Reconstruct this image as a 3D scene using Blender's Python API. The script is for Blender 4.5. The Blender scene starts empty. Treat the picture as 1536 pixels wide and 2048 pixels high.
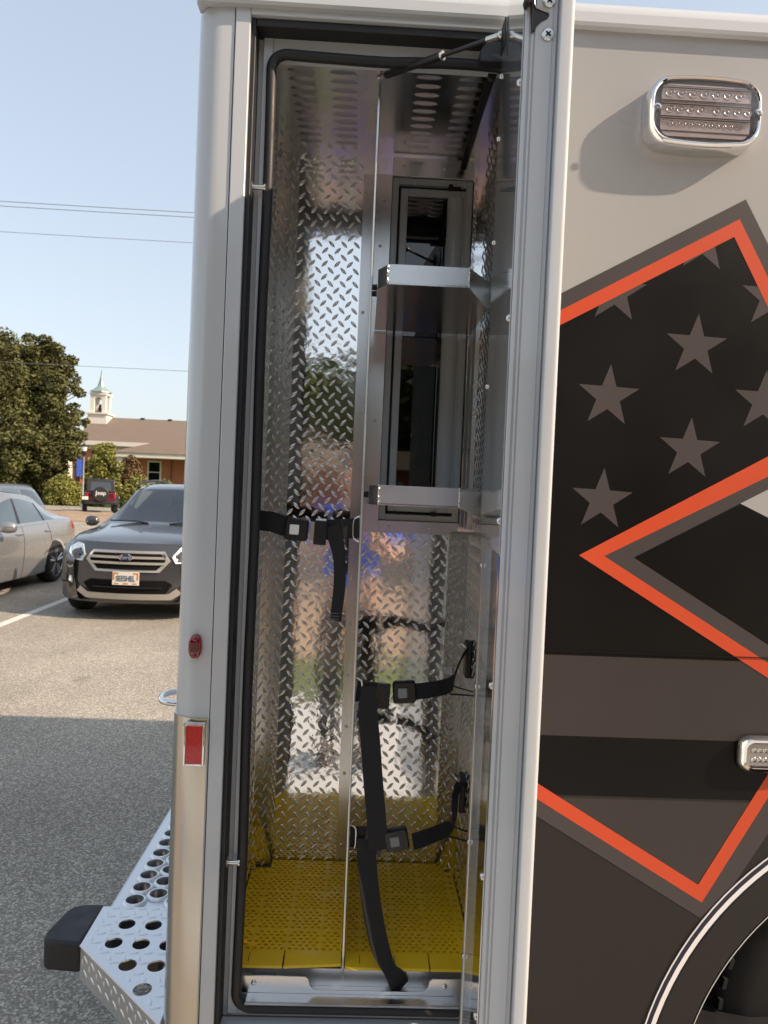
import bpy, bmesh, math, random
import numpy as np
from mathutils import Vector, Matrix, noise
from mathutils.geometry import tessellate_polygon

random.seed(7)
rng = np.random.default_rng(7)
scene = bpy.context.scene
COL = scene.collection
R = math.radians

# ------------------------------------------------------------------ camera
YAW, PITCH, ROLL = R(1.8), R(-1.4), 0.0425
CAM = Vector((0.0, -1.42, 1.63))
FPX = 1420.0
fw = Vector((math.sin(YAW) * math.cos(PITCH), math.cos(YAW) * math.cos(PITCH), math.sin(PITCH)))
rt = Vector((math.cos(YAW), -math.sin(YAW), 0))
up = rt.cross(fw)
RT = rt * math.cos(ROLL) + up * math.sin(ROLL)
UP = up * math.cos(ROLL) - rt * math.sin(ROLL)
cd = bpy.data.cameras.new("camera")
cam = bpy.data.objects.new("camera", cd)
COL.objects.link(cam)
cam.matrix_world = Matrix(((RT.x, UP.x, -fw.x, CAM.x), (RT.y, UP.y, -fw.y, CAM.y), (RT.z, UP.z, -fw.z, CAM.z), (0, 0, 0, 1)))
cd.sensor_fit = 'VERTICAL'
cd.sensor_height = 34.6
cd.sensor_width = 25.95
cd.lens = FPX / 2048 * 34.6
cd.clip_start = 0.02
cd.clip_end = 3000
cd.dof.use_dof = True
cd.dof.focus_distance = 1.65
cd.dof.aperture_fstop = 9.0
scene.camera = cam

# ------------------------------------------------------------------ sky, sun, exposure
SUN = Vector((1.40, -0.45, 1.0)).normalized()
w = bpy.data.worlds.new("World")
scene.world = w
w.use_nodes = True
nt = w.node_tree
sky = nt.nodes.new('ShaderNodeTexSky')
sky.sky_type = 'NISHITA'
sky.sun_disc = False
sky.sun_elevation = math.asin(SUN.z)
sky.sun_rotation = math.atan2(SUN.x, SUN.y)
sky.altitude = 50
sky.air_density = 1.0
sky.dust_density = 2.8
sky.ozone_density = 1.0
bg = nt.nodes['Background']
bg.inputs['Strength'].default_value = 0.15
haze = nt.nodes.new('ShaderNodeGamma')                  # hazy summer sky: evens out the whole dome
haze.inputs['Gamma'].default_value = 0.43
nt.links.new(sky.outputs[0], haze.inputs['Color'])
nt.links.new(haze.outputs[0], bg.inputs['Color'])
ld = bpy.data.lights.new("sun", 'SUN')
ld.energy = 2.0
ld.angle = R(0.6)
ld.color = (1.0, 0.80, 0.60)
sun = bpy.data.objects.new("sun", ld)
COL.objects.link(sun)
sun.rotation_euler = (-SUN).to_track_quat('-Z', 'Y').to_euler()
sun.location = (8, -6, 12)
vs = scene.view_settings
vs.view_transform = 'Standard'
vs.look = 'None'
vs.exposure = 1.80
vs.gamma = 1
vs.use_curve_mapping = False
scene.cycles.max_bounces = 12
scene.cycles.glossy_bounces = 8
scene.cycles.use_denoising = True

# ------------------------------------------------------------------ helpers
def ray(u, v):
    return fw + RT * ((u - 768) / FPX) + UP * ((1024 - v) / FPX)
def PY(u, v, Y):
    d = ray(u, v)
    return CAM + d * ((Y - CAM.y) / d.y)
def PZ(u, v, Z):
    d = ray(u, v)
    return CAM + d * ((Z - CAM.z) / d.z)
def xz(u, v, Y=0.0):
    p = PY(u, v, Y)
    return (p.x, p.z)

ORG = {}
def root(name, loc, label, cat, group=None, rz=0.0):
    o = bpy.data.objects.new(name, None)
    o.empty_display_size = 0.2
    COL.objects.link(o)
    o.location = loc
    o.rotation_euler = (0, 0, rz)
    tag(o, label, cat, group)
    return o
def tag(o, label=None, cat=None, group=None, kind=None):
    if label: o['label'] = label
    if cat: o['category'] = cat
    if group: o['group'] = group
    if kind: o['kind'] = kind
    return o
def adopt(o, parent):
    o.parent = parent
    if parent is not None and parent.type == 'EMPTY':
        o.matrix_parent_inverse = Matrix.Translation(-Vector(parent.location))
    return o
def dup(o, loc, parent=None, rot=None, scale=None):
    c = o.copy()
    COL.objects.link(c)
    c.location = loc
    if rot is not None: c.rotation_euler = rot
    if scale is not None: c.scale = scale
    if parent is not None: adopt(c, parent)
    return c

class MB:
    def __init__(s):
        s.v = []; s.f = []
    def add(s, vs, fs):
        b = len(s.v)
        s.v.extend([tuple(p) for p in vs])
        s.f.extend([tuple(i + b for i in f) for f in fs])
        return s
    def box(s, x0, x1, y0, y1, z0, z1):
        return s.add([(x0,y0,z0),(x1,y0,z0),(x1,y1,z0),(x0,y1,z0),(x0,y0,z1),(x1,y0,z1),(x1,y1,z1),(x0,y1,z1)],
                     [(0,3,2,1),(4,5,6,7),(0,1,5,4),(1,2,6,5),(2,3,7,6),(3,0,4,7)])
    def obox(s, c, size, m):
        hx, hy, hz = size[0]/2, size[1]/2, size[2]/2
        pts = [Vector(c) + m @ Vector(p) for p in [(-hx,-hy,-hz),(hx,-hy,-hz),(hx,hy,-hz),(-hx,hy,-hz),(-hx,-hy,hz),(hx,-hy,hz),(hx,hy,hz),(-hx,hy,hz)]]
        return s.add(pts, [(0,3,2,1),(4,5,6,7),(0,1,5,4),(1,2,6,5),(2,3,7,6),(3,0,4,7)])
    def prism(s, pts, axis, a, b, caps=(True, True)):
        """2d polygon extruded along axis; y: pts=(x,z), z: pts=(x,y), x: pts=(y,z)"""
        def mk(p, t):
            if axis == 'y': return (p[0], t, p[1])
            if axis == 'z': return (p[0], p[1], t)
            return (t, p[0], p[1])
        n = len(pts)
        base = len(s.v)
        s.v.extend([mk(p, a) for p in pts] + [mk(p, b) for p in pts])
        for i in range(n):
            j = (i + 1) % n
            s.f.append((base+i, base+j, base+n+j, base+n+i))
        tri = tessellate_polygon([[Vector((p[0], p[1], 0)) for p in pts]])
        for t in tri:
            if caps[0]: s.f.append(tuple(base + i for i in t))
            if caps[1]: s.f.append(tuple(base + n + i for i in reversed(t)))
        return s
    def sheet(s, pts3):
        base = len(s.v)
        s.v.extend([tuple(p) for p in pts3])
        nrm = Vector((0, 0, 0))
        for i in range(len(pts3)):
            a = Vector(pts3[i]); b = Vector(pts3[(i+1) % len(pts3)])
            nrm += a.cross(b)
        for t in tessellate_polygon([[Vector(p) for p in pts3]]):
            s.f.append(tuple(base + i for i in t))
        return s
    def loft(s, rings, close=True, cap=True):
        base = len(s.v); n = len(rings[0])
        assert all(len(q) == n for q in rings)
        for r_ in rings: s.v.extend([tuple(p) for p in r_])
        for i in range(len(rings) - 1):
            for j in range(n if close else n - 1):
                k = (j + 1) % n
                s.f.append((base+i*n+j, base+i*n+k, base+(i+1)*n+k, base+(i+1)*n+j))
        if cap and close:
            s.f.append(tuple(base + j for j in reversed(range(n))))
            s.f.append(tuple(base + (len(rings)-1)*n + j for j in range(n)))
        return s
    def tube(s, path, r, n=8, cap=True, closed=False):
        path = [Vector(p) for p in path]
        rs = r if isinstance(r, (list, tuple)) else [r] * len(path)
        rings = []
        prev = None
        m = len(path)
        for i, p in enumerate(path):
            if closed: t = path[(i+1) % m] - path[i-1]
            else: t = path[min(i+1, m-1)] - path[max(i-1, 0)]
            t.normalize()
            if prev is None:
                a = Vector((0,0,1)) if abs(t.z) < 0.9 else Vector((1,0,0))
                x = a.cross(t).normalized()
            else:
                x = (prev - t * prev.dot(t)).normalized()
            prev = x
            y = t.cross(x)
            rings.append([p + (x*math.cos(2*math.pi*k/n) + y*math.sin(2*math.pi*k/n))*rs[i] for k in range(n)])
        if closed:
            rings.append(rings[0]); cap = False
        return s.loft(rings, True, cap)
    def cyl(s, p0, p1, r0, r1=None, n=16):
        return s.tube([p0, p1], [r0, r0 if r1 is None else r1], n)
    def lathe(s, prof, c, axis='z', n=24):
        """prof (r, h)"""
        rings = []
        for r_, h in prof:
            ring = []
            for k in range(n):
                a = 2*math.pi*k/n
                if axis == 'z': q = (c[0]+r_*math.cos(a), c[1]+r_*math.sin(a), c[2]+h)
                elif axis == 'y': q = (c[0]+r_*math.cos(a), c[1]+h, c[2]+r_*math.sin(a))
                else: q = (c[0]+h, c[1]+r_*math.cos(a), c[2]+r_*math.sin(a))
                ring.append(q)
            rings.append(ring)
        return s.loft(rings, True, True)
    def ribbon(s, path, wdirs, width, thick=0.0016):
        """flat webbing: path centres, direction of width per point"""
        path = [Vector(p) for p in path]
        rings = []
        m = len(path)
        for i, p in enumerate(path):
            t = (path[min(i+1,m-1)] - path[max(i-1,0)]).normalized()
            wd = Vector(wdirs[i] if isinstance(wdirs, list) else wdirs)
            wd = (wd - t*wd.dot(t)).normalized()
            nn = t.cross(wd)
            hw = (width[i] if isinstance(width, list) else width) / 2
            rings.append([p+wd*hw+nn*thick, p-wd*hw+nn*thick, p-wd*hw-nn*thick, p+wd*hw-nn*thick])
        return s.loft(rings, True, True)
    def mesh(s, name, mat=None, smooth=False, angle=35):
        me = bpy.data.meshes.new(name)
        me.from_pydata(s.v, [], s.f)
        bm = bmesh.new(); bm.from_mesh(me)
        bmesh.ops.recalc_face_normals(bm, faces=bm.faces)
        bm.to_mesh(me); bm.free()
        if smooth:
            me.polygons.foreach_set('use_smooth', [True]*len(me.polygons))
            me.set_sharp_from_angle(angle=R(angle))
        if mat: me.materials.append(mat)
        return me
    def build(s, name, mat, parent=None, smooth=False, bevel=0.0, seg=2, angle=35, kind=None):
        me = s.mesh(name, mat, smooth or bevel > 0, angle)
        o = bpy.data.objects.new(name, me)
        COL.objects.link(o)
        if bevel > 0:
            md = o.modifiers.new('bevel', 'BEVEL')
            md.width = bevel; md.segments = seg; md.limit_method = 'ANGLE'; md.angle_limit = R(40)
        if parent is not None: adopt(o, parent)
        if kind: o['kind'] = kind
        return o

def bxp(name, mat, parent, x0, x1, y0, y1, z0, z1, bevel=0.0):
    return MB().box(x0,x1,y0,y1,z0,z1).build(name, mat, parent, bevel=bevel)

def smooth_path(pts, n=6):
    pts = [Vector(p) for p in pts]
    out = []
    m = len(pts)
    for i in range(m-1):
        p0 = pts[max(i-1,0)]; p1 = pts[i]; p2 = pts[i+1]; p3 = pts[min(i+2,m-1)]
        for k in range(n):
            t = k/n
            out.append(0.5*((2*p1)+(p2-p0)*t+(2*p0-5*p1+4*p2-p3)*t*t+(3*p1-p0-3*p2+p3)*t**3))
    out.append(pts[-1])
    return out
def rrect(x0, x1, z0, z1, r, n=6):
    out = []
    for cx, cz, a0 in ((x1-r,z1-r,0),(x0+r,z1-r,90),(x0+r,z0+r,180),(x1-r,z0+r,270)):
        for k in range(n+1):
            a = R(a0 + 90*k/n)
            out.append((cx+r*math.cos(a), cz+r*math.sin(a)))
    return out
def clip(poly, p, n):
    """keep side where (q-p).n >= 0 (2d)"""
    out = []
    m = len(poly)
    for i in range(m):
        a, b = poly[i], poly[(i+1) % m]
        da = (a[0]-p[0])*n[0]+(a[1]-p[1])*n[1]
        db = (b[0]-p[0])*n[0]+(b[1]-p[1])*n[1]
        if da >= 0: out.append(a)
        if da*db < 0:
            t = da/(da-db)
            out.append((a[0]+(b[0]-a[0])*t, a[1]+(b[1]-a[1])*t))
    return out

# ------------------------------------------------------------------ materials
def mat(name, col, rough=0.5, metal=0.0, coat=0.0, spec=0.5, ior=None, trans=0.0, emit=None):
    m = bpy.data.materials.new(name); m.use_nodes = True
    b = m.node_tree.nodes['Principled BSDF']
    b.inputs['Base Color'].default_value = (*col, 1)
    b.inputs['Roughness'].default_value = rough
    b.inputs['Metallic'].default_value = metal
    b.inputs['Coat Weight'].default_value = coat
    b.inputs['Coat Roughness'].default_value = 0.06
    b.inputs['Specular IOR Level'].default_value = spec
    b.inputs['Transmission Weight'].default_value = trans
    if ior: b.inputs['IOR'].default_value = ior
    return m
def vary(m, scale=3.0, amt=0.12, rough_amt=0.1, detail=4, stretch=(1,1,1), bump=0.0, bump_scale=None, obj=False):
    """noise over colour, roughness and relief"""
    t = m.node_tree; n = t.nodes; l = t.links
    b = n['Principled BSDF']
    tc = n.new('ShaderNodeTexCoord'); mp = n.new('ShaderNodeMapping')
    mp.inputs['Scale'].default_value = stretch
    l.new(tc.outputs['Object'], mp.inputs['Vector'])
    nz = n.new('ShaderNodeTexNoise'); nz.inputs['Scale'].default_value = scale; nz.inputs['Detail'].default_value = detail
    l.new(mp.outputs['Vector'], nz.inputs['Vector'])
    col = b.inputs['Base Color'].default_value[:3]
    if amt:
        mx = n.new('ShaderNodeMix'); mx.data_type = 'RGBA'
        mx.inputs[6].default_value = (*[max(0, c*(1-amt)) for c in col], 1)
        mx.inputs[7].default_value = (*[min(1, c*(1+amt)) for c in col], 1)
        l.new(nz.outputs['Fac'], mx.inputs[0]); l.new(mx.outputs[2], b.inputs['Base Color'])
    if rough_amt:
        r0 = b.inputs['Roughness'].default_value
        mr = n.new('ShaderNodeMapRange')
        mr.inputs[1].default_value = 0.3; mr.inputs[2].default_value = 0.7
        mr.inputs[3].default_value = max(0.02, r0-rough_amt); mr.inputs[4].default_value = r0+rough_amt
        l.new(nz.outputs['Fac'], mr.inputs[0]); l.new(mr.outputs[0], b.inputs['Roughness'])
    if bump:
        nb = n.new('ShaderNodeTexNoise'); nb.inputs['Scale'].default_value = bump_scale or scale*4; nb.inputs['Detail'].default_value = 3
        l.new(mp.outputs['Vector'], nb.inputs['Vector'])
        bp = n.new('ShaderNodeBump'); bp.inputs['Strength'].default_value = 1.0; bp.inputs['Distance'].default_value = bump
        l.new(nb.outputs['Fac'], bp.inputs['Height']); l.new(bp.outputs['Normal'], b.inputs['Normal'])
    return m

M = {}
M['white'] = vary(mat('white_paint', (0.53,0.555,0.575), 0.22, coat=0.6), 2.0, 0.03, 0.05, bump=0.0006, bump_scale=3)
M['jamb'] = vary(mat('jamb_paint', (0.55,0.575,0.59), 0.3, coat=0.3), 4.0, 0.05, 0.06)
M['pewter'] = vary(mat('pewter_paint', (0.355,0.350,0.352), 0.3, coat=0.5), 1.5, 0.03, 0.05, bump=0.0008, bump_scale=2)
M['black_vinyl'] = vary(mat('black_vinyl', (0.0052,0.0048,0.0050), 0.36, spec=0.20), 3.0, 0.2, 0.06)
M['grey_vinyl'] = vary(mat('grey_vinyl', (0.057,0.049,0.048), 0.42, spec=0.28), 3.0, 0.06, 0.06)
M['grey2_vinyl'] = vary(mat('grey_field_vinyl', (0.042,0.035,0.034), 0.42, spec=0.28), 3.0, 0.06, 0.06)
M['dark_vinyl'] = vary(mat('dark_vinyl', (0.0215,0.0190,0.0180), 0.42, spec=0.28), 2.0, 0.08, 0.06)
M['orange_vinyl'] = vary(mat('orange_vinyl', (0.52,0.068,0.026), 0.42, spec=0.28), 3.0, 0.04, 0.06)
M['rubber'] = vary(mat('black_rubber', (0.016,0.016,0.018), 0.55), 20, 0.25, 0.1, bump=0.0003, bump_scale=300)
M['plate'] = vary(mat('polished_tread_plate', (0.90,0.90,0.895), 0.082, 1.0), 5, 0.05, 0.035, bump=0.0006, bump_scale=22)
M['lug'] = vary(mat('tread_lug_metal', (0.88,0.88,0.87), 0.15, 1.0), 40, 0.08, 0.05)
M['step_plate'] = vary(mat('step_tread_plate', (0.74,0.75,0.77), 0.34, 1.0), 5, 0.05, 0.06, bump=0.0006, bump_scale=60)
M['brushed'] = vary(mat('brushed_aluminium', (0.72,0.71,0.69), 0.26, 1.0), 6, 0.07, 0.06, stretch=(1,1,0.08), bump=0.00012, bump_scale=300)
M['mill'] = vary(mat('mill_aluminium', (0.78,0.78,0.77), 0.32, 1.0), 8, 0.08, 0.08, bump=0.0001, bump_scale=90)
M['sheet'] = vary(mat('ceiling_sheet_metal', (0.50,0.50,0.495), 0.20, 1.0), 5, 0.06, 0.06, bump=0.0008, bump_scale=9)
M['mirror'] = vary(mat('polished_door_panel', (0.60,0.62,0.65), 0.10, 1.0), 2, 0.03, 0.03, bump=0.0006, bump_scale=6)
M['door_grey'] = vary(mat('glossy_grey_door_liner', (0.52,0.54,0.56), 0.06, coat=1.0), 2, 0.04, 0.02, bump=0.0005, bump_scale=5)
M['floor_metal'] = vary(mat('darkened_floor_metal', (0.20,0.17,0.12), 0.5, 0.6), 10, 0.3, 0.1)  # base colour darkened to put shade into the mat holes
M['frame_white'] = vary(mat('window_frame_paint', (0.76,0.77,0.75), 0.3, coat=0.4), 4, 0.04, 0.05)
M['stainless'] = vary(mat('stainless_guard', (0.60,0.56,0.50), 0.24, 1.0), 3, 0.05, 0.05, stretch=(1,1,0.1), bump=0.0004, bump_scale=14)
M['chrome'] = mat('chrome', (0.86,0.86,0.87), 0.05, 1.0)
M['screw'] = vary(mat('zinc_screw', (0.72,0.71,0.68), 0.22, 1.0), 30, 0.1, 0.05)
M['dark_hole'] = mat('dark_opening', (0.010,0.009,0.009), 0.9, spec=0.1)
M['yellow'] = vary(mat('yellow_vinyl_mat', (1.0,0.60,0.008), 0.42), 12, 0.06, 0.08, bump=0.0004, bump_scale=60)
M['webbing'] = None
M['tyre_blk'] = vary(mat('ambulance_tyre', (0.009,0.009,0.0095), 0.7, spec=0.3), 20, 0.2, 0.08)
M['buckle'] = vary(mat('buckle_plastic', (0.014,0.014,0.016), 0.32), 15, 0.2, 0.08)
M['button'] = mat('buckle_button', (0.22,0.22,0.22), 0.45)
M['glass_dark'] = mat('dark_window_glass', (0.004,0.004,0.005), 0.02, ior=1.75)
M['plastic_blk'] = vary(mat('black_plastic', (0.02,0.02,0.022), 0.4), 20, 0.2, 0.08)
M['red_lens'] = mat('red_lens', (0.22,0.002,0.010), 0.06, coat=1.0)
M['red_dark'] = mat('red_lens_dark', (0.07,0.002,0.006), 0.1, coat=1.0)
M['reflector'] = vary(mat('red_reflector', (0.55,0.004,0.012), 0.25, coat=0.8), 200, 0.25, 0.05)
M['clear_lens'] = None
def thin_glass(name, tint=(0.96,0.95,0.95), base=0.045, rough=0.02):
    m = bpy.data.materials.new(name); m.use_nodes = True
    t = m.node_tree; n = t.nodes; l = t.links; n.clear()
    o = n.new('ShaderNodeOutputMaterial'); mx = n.new('ShaderNodeMixShader'); lw = n.new('ShaderNodeLayerWeight'); lw.inputs[0].default_value = 0.5; pw2 = n.new('ShaderNodeMath'); pw2.operation = 'POWER'; pw2.inputs[1].default_value = 4.0; l.new(lw.outputs['Facing'], pw2.inputs[0]); f = n.new('ShaderNodeMath'); f.operation = 'MULTIPLY_ADD'; f.inputs[1].default_value = 0.7; f.inputs[2].default_value = base; l.new(pw2.outputs[0], f.inputs[0])
    tr = n.new('ShaderNodeBsdfTransparent'); tr.inputs[0].default_value = (*tint,1)
    gl = n.new('ShaderNodeBsdfGlossy'); gl.inputs['Roughness'].default_value = rough
    l.new(f.outputs[0], mx.inputs[0]); l.new(tr.outputs[0], mx.inputs[1]); l.new(gl.outputs[0], mx.inputs[2]); l.new(mx.outputs[0], o.inputs[0])
    return m
M['clear_lens'] = thin_glass('clear_lens')
M['lamp_inner'] = vary(mat('lamp_reflector', (0.56,0.50,0.49), 0.3, 0.2), 20, 0.06, 0.06)
M['lamp_dark'] = mat('lamp_inner_dark', (0.15,0.13,0.13), 0.3, 0.2)
M['lamp_ring'] = mat('lamp_ring', (0.55,0.50,0.49), 0.25, 0.5)
M['paper'] = mat('white_label', (0.88,0.88,0.87), 0.6)
M['white_trim'] = mat('white_pinstripe', (0.74,0.73,0.75), 0.3)
M['navy_trim'] = mat('navy_pinstripe', (0.012,0.012,0.03), 0.3)
def webbing():
    m = mat('seat_belt_webbing', (0.011,0.011,0.013), 0.62)
    t = m.node_tree; n = t.nodes; l = t.links
    tc = n.new('ShaderNodeTexCoord'); wv = n.new('ShaderNodeTexWave')
    wv.inputs['Scale'].default_value = 320; wv.inputs['Distortion'].default_value = 2
    l.new(tc.outputs['Object'], wv.inputs['Vector'])
    bp = n.new('ShaderNodeBump'); bp.inputs['Distance'].default_value = 0.0004; bp.inputs['Strength'].default_value = 0.6
    l.new(wv.outputs['Fac'], bp.inputs['Height']); l.new(bp.outputs['Normal'], n['Principled BSDF'].inputs['Normal'])
    return m
M['webbing'] = webbing()
def asphalt(name, c0, c1, scale=140, stains=True):
    m = mat(name, c0, 0.85, spec=0.3)
    t = m.node_tree; n = t.nodes; l = t.links; b = n['Principled BSDF']
    tc = n.new('ShaderNodeTexCoord')
    vo = n.new('ShaderNodeTexVoronoi'); vo.inputs['Scale'].default_value = scale
    l.new(tc.outputs['Object'], vo.inputs['Vector'])
    nz = n.new('ShaderNodeTexNoise'); nz.inputs['Scale'].default_value = 0.7; nz.inputs['Detail'].default_value = 8
    l.new(tc.outputs['Object'], nz.inputs['Vector'])
    n2 = n.new('ShaderNodeTexNoise'); n2.inputs['Scale'].default_value = 60; n2.inputs['Detail'].default_value = 5
    l.new(tc.outputs['Object'], n2.inputs['Vector'])
    sep = n.new('ShaderNodeSeparateColor'); l.new(vo.outputs['Color'], sep.inputs[0])
    mx = n.new('ShaderNodeMix'); mx.data_type = 'RGBA'
    mx.inputs[6].default_value = (*c0, 1); mx.inputs[7].default_value = (*c1, 1)
    pw = n.new('ShaderNodeMath'); pw.operation = 'POWER'; pw.inputs[1].default_value = 2.6
    l.new(sep.outputs[0], pw.inputs[0]); l.new(pw.outputs[0], mx.inputs[0])
    m2 = n.new('ShaderNodeMix'); m2.data_type = 'RGBA'; m2.blend_type = 'MULTIPLY'; m2.inputs[0].default_value = 1
    mr = n.new('ShaderNodeMapRange'); mr.inputs[1].default_value = 0.3; mr.inputs[2].default_value = 0.7; mr.inputs[3].default_value = 0.78; mr.inputs[4].default_value = 1.18
    l.new(nz.outputs['Fac'], mr.inputs[0])
    l.new(mx.outputs[2], m2.inputs[6]); l.new(mr.outputs[0], m2.inputs[7]); l.new(m2.outputs[2], b.inputs['Base Color'])
    n3 = n.new('ShaderNodeTexNoise'); n3.inputs['Scale'].default_value = 1.9; n3.inputs['Detail'].default_value = 3
    l.new(tc.outputs['Object'], n3.inputs['Vector'])
    m3 = n.new('ShaderNodeMapRange'); m3.inputs[1].default_value = 0.66; m3.inputs[2].default_value = 0.74; m3.inputs[3].default_value = 1.0; m3.inputs[4].default_value = 0.72
    l.new(n3.outputs['Fac'], m3.inputs[0])
    m4 = n.new('ShaderNodeMix'); m4.data_type = 'RGBA'; m4.blend_type = 'MULTIPLY'; m4.inputs[0].default_value = 1
    l.new(m2.outputs[2], m4.inputs[6]); l.new(m3.outputs[0], m4.inputs[7]); l.new(m4.outputs[2], b.inputs['Base Color'])
    ad = n.new('ShaderNodeMath'); l.new(sep.outputs[1], ad.inputs[0]); l.new(n2.outputs['Fac'], ad.inputs[1])
    bp = n.new('ShaderNodeBump'); bp.inputs['Distance'].default_value = 0.006; bp.inputs['Strength'].default_value = 0.8
    l.new(ad.outputs[0], bp.inputs['Height']); l.new(bp.outputs['Normal'], b.inputs['Normal'])
    return m
M['asphalt'] = asphalt('aged_asphalt', (0.225,0.205,0.175), (0.62,0.56,0.47))
M['mulch'] = vary(mat('tan_mulch', (0.30,0.21,0.14), 0.9), 1.2, 0.45, 0.05, detail=10, bump=0.05, bump_scale=4)
M['grass'] = vary(mat('grass', (0.09,0.12,0.03), 0.9), 0.6, 0.4, 0.05, detail=10, bump=0.03, bump_scale=20)
M['concrete'] = vary(mat('concrete', (0.44,0.44,0.43), 0.85), 2, 0.12, 0.05, bump=0.002, bump_scale=60)
M['line'] = vary(mat('worn_line_paint', (0.62,0.60,0.55), 0.8), 6, 0.25, 0.05, detail=8)

# ------------------------------------------------------------------ ground
def slab(name, m, x0, x1, y0, y1, z, kind='structure'):
    o = MB().add([(x0,y0,z),(x1,y0,z),(x1,y1,z),(x0,y1,z)], [(0,1,2,3)]).build(name, m)
    o['kind'] = kind
    return o
slab('ground', M['grass'], -700, 700, -500, 900, -0.02)
slab('parking_lot', M['asphalt'], -70, 70, -1.95, 46, 0.0)
def line_strip(x0, y0, x1, y1, wd):
    d = Vector((x1-x0, y1-y0, 0)).normalized(); n = Vector((-d.y, d.x, 0))*wd/2
    a = Vector((x0,y0,0.004)); b = Vector((x1,y1,0.004))
    o = MB().add([a-n, b-n, b+n, a+n], [(0,1,2,3)]).build('parking_line', M['line'])
    o['kind'] = 'structure'
line_strip(-3.92, 5.6, -4.12, 11.2, 0.11)
line_strip(-6.95, 5.6, -7.15, 11.2, 0.11)
line_strip(-1.0, 5.6, -1.2, 11.2, 0.11)
line_strip(-30, 21.9, 6, 21.9, 0.16)
# mulch bed between the lots
mbm = MB()
nx, ny = 60, 26
vv = []
for j in range(ny+1):
    for i in range(nx+1):
        x = -26 + 30*i/nx; y = 28.0 + 8.5*j/ny
        e = min(1, min(j, ny-j)/4)*min(1, min(i, nx-i)/4)
        z = 0.006 + e*(0.10 + 0.07*noise.noise(Vector((x*1.7, y*1.7, 0))) + 0.05*noise.noise(Vector((x*5, y*5, 3))))
        vv.append((x, y, z))
mbm.add(vv, [(j*(nx+1)+i, j*(nx+1)+i+1, (j+1)*(nx+1)+i+1, (j+1)*(nx+1)+i) for j in range(ny) for i in range(nx)])
mb_o = mbm.build('mulch_bed', M['mulch'], smooth=True); mb_o['kind'] = 'structure'

# ================================================================== AMBULANCE
A = root('ambulance', (1.4, 1.2, 0), 'white ambulance body with black and orange graphics and tall side compartment standing open', 'ambulance')
XR = -0.366                                     # rear of the body
XF = 3.4
# roof, far side, rear, underside as one hollow shell profile
prof_o = [(0.0,2.572),(0.0,2.598),(0.004,2.615),(0.014,2.630),(0.030,2.640),(0.055,2.646),(0.09,2.648),(2.30,2.648),(2.34,2.60),(2.34,0.50)]
prof_i = [(2.31,0.50),(2.31,2.59),(0.06,2.60),(0.03,2.572)]
MB().prism(prof_o + prof_i, 'x', XR+0.004, XF).build('roof_shell', M['white'], A, smooth=True, angle=30)
MB().box(XR, XR+0.03, 0.12, 2.338, 0.46, 2.60).build('rear_wall', M['white'], A)
bxp('front_wall', M['white'], A, XF-0.03, XF-0.002, 0.02, 2.30, 0.5, 2.59)
bxp('underbody', M['plastic_blk'], A, XR+0.03, XF-0.03, 0.10, 2.30, 0.46, 0.49)
# drip rail
MB().prism([(0.002,2.568),(-0.014,2.568),(-0.018,2.573),(-0.018,2.592),(-0.014,2.594),(-0.012,2.580),(0.002,2.584)], 'x', XR+0.01, XF).build('drip_rail', M['white'], A, smooth=True)
# rounded rear corner post
def corner(z0, z1, off, name, m, xe=-0.2875, ye=0.14):
    pts = [(xe, -off)]
    rr = 0.056
    cx, cy = XR+rr, rr
    for k in range(11):
        a = R(270 - 9*k)
        pts.append((cx+(rr+off)*math.cos(a), cy+(rr+off)*math.sin(a)))
    pts.append((XR-off, ye)); pts.append((XR+0.012, ye))
    for k in range(10, -1, -1):
        a = R(270 - 9*k)
        pts.append((cx+(rr-0.012)*math.cos(a), cy+(rr-0.012)*math.sin(a)))
    pts.append((xe, 0.012))
    return MB().prism(pts, 'z', z0, z1).build(name, m, A, smooth=True, angle=25)
corner(0.50, 2.570, 0.0, 'corner_post', M['white'])
g = corner(0.44, 1.168, 0.0035, 'corner_guard', M['stainless'], xe=-0.2895, ye=0.16)
for z in (0.96, 0.83, 0.70, 0.62):
    pass
# compartment door frame, flange and weatherstrips
FX0, FX1, FZ0, FZ1 = -0.256, 0.284, 0.525, 2.556
fr = MB()
fr.box(-0.2855, FX0, -0.003, 0.05, 0.46, 2.570)
fr.box(FX1, 0.306, -0.003, 0.05, 0.46, 2.570)
fr.box(FX0, FX1, -0.003, 0.05, FZ1, 2.570)
fr.box(FX0, FX1, -0.003, 0.05, 0.46, FZ0)
fr.build('opening_frame', M['white'], A, bevel=0.002)
IX0, IX1, IZ0, IZ1 = -0.217, 0.266, 0.553, 2.507
fl = MB()
fl.box(FX0, -0.237, 0.052, 0.075, FZ0, FZ1); fl.box(-0.237, IX0, 0.043, 0.075, FZ0+0.010, FZ1-0.012)
fl.box(0.275, 0.293, 0.052, 0.075, FZ0, FZ1); fl.box(IX1, 0.275, 0.043, 0.075, FZ0+0.010, FZ1-0.012)
fl.box(-0.237, 0.275, 0.052, 0.0745, FZ1-0.012, FZ1); fl.box(IX0, IX1, 0.0432, 0.075, IZ1, FZ1-0.012)
fl.box(-0.237, 0.275, 0.052, 0.0745, FZ0, FZ0+0.010); fl.box(IX0, IX1, 0.0432, 0.075, FZ0+0.010, IZ0)
fl.build('opening_flange', M['jamb'], A, bevel=0.0018)
ws = MB()
ws.box(FX0+0.0005, FX0+0.0095, 0.006, 0.0515, FZ0+0.002, FZ1-0.001)
ws.box(FX1-0.0095, FX1-0.0005, 0.006, 0.0515, FZ0+0.002, FZ1-0.001)
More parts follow.
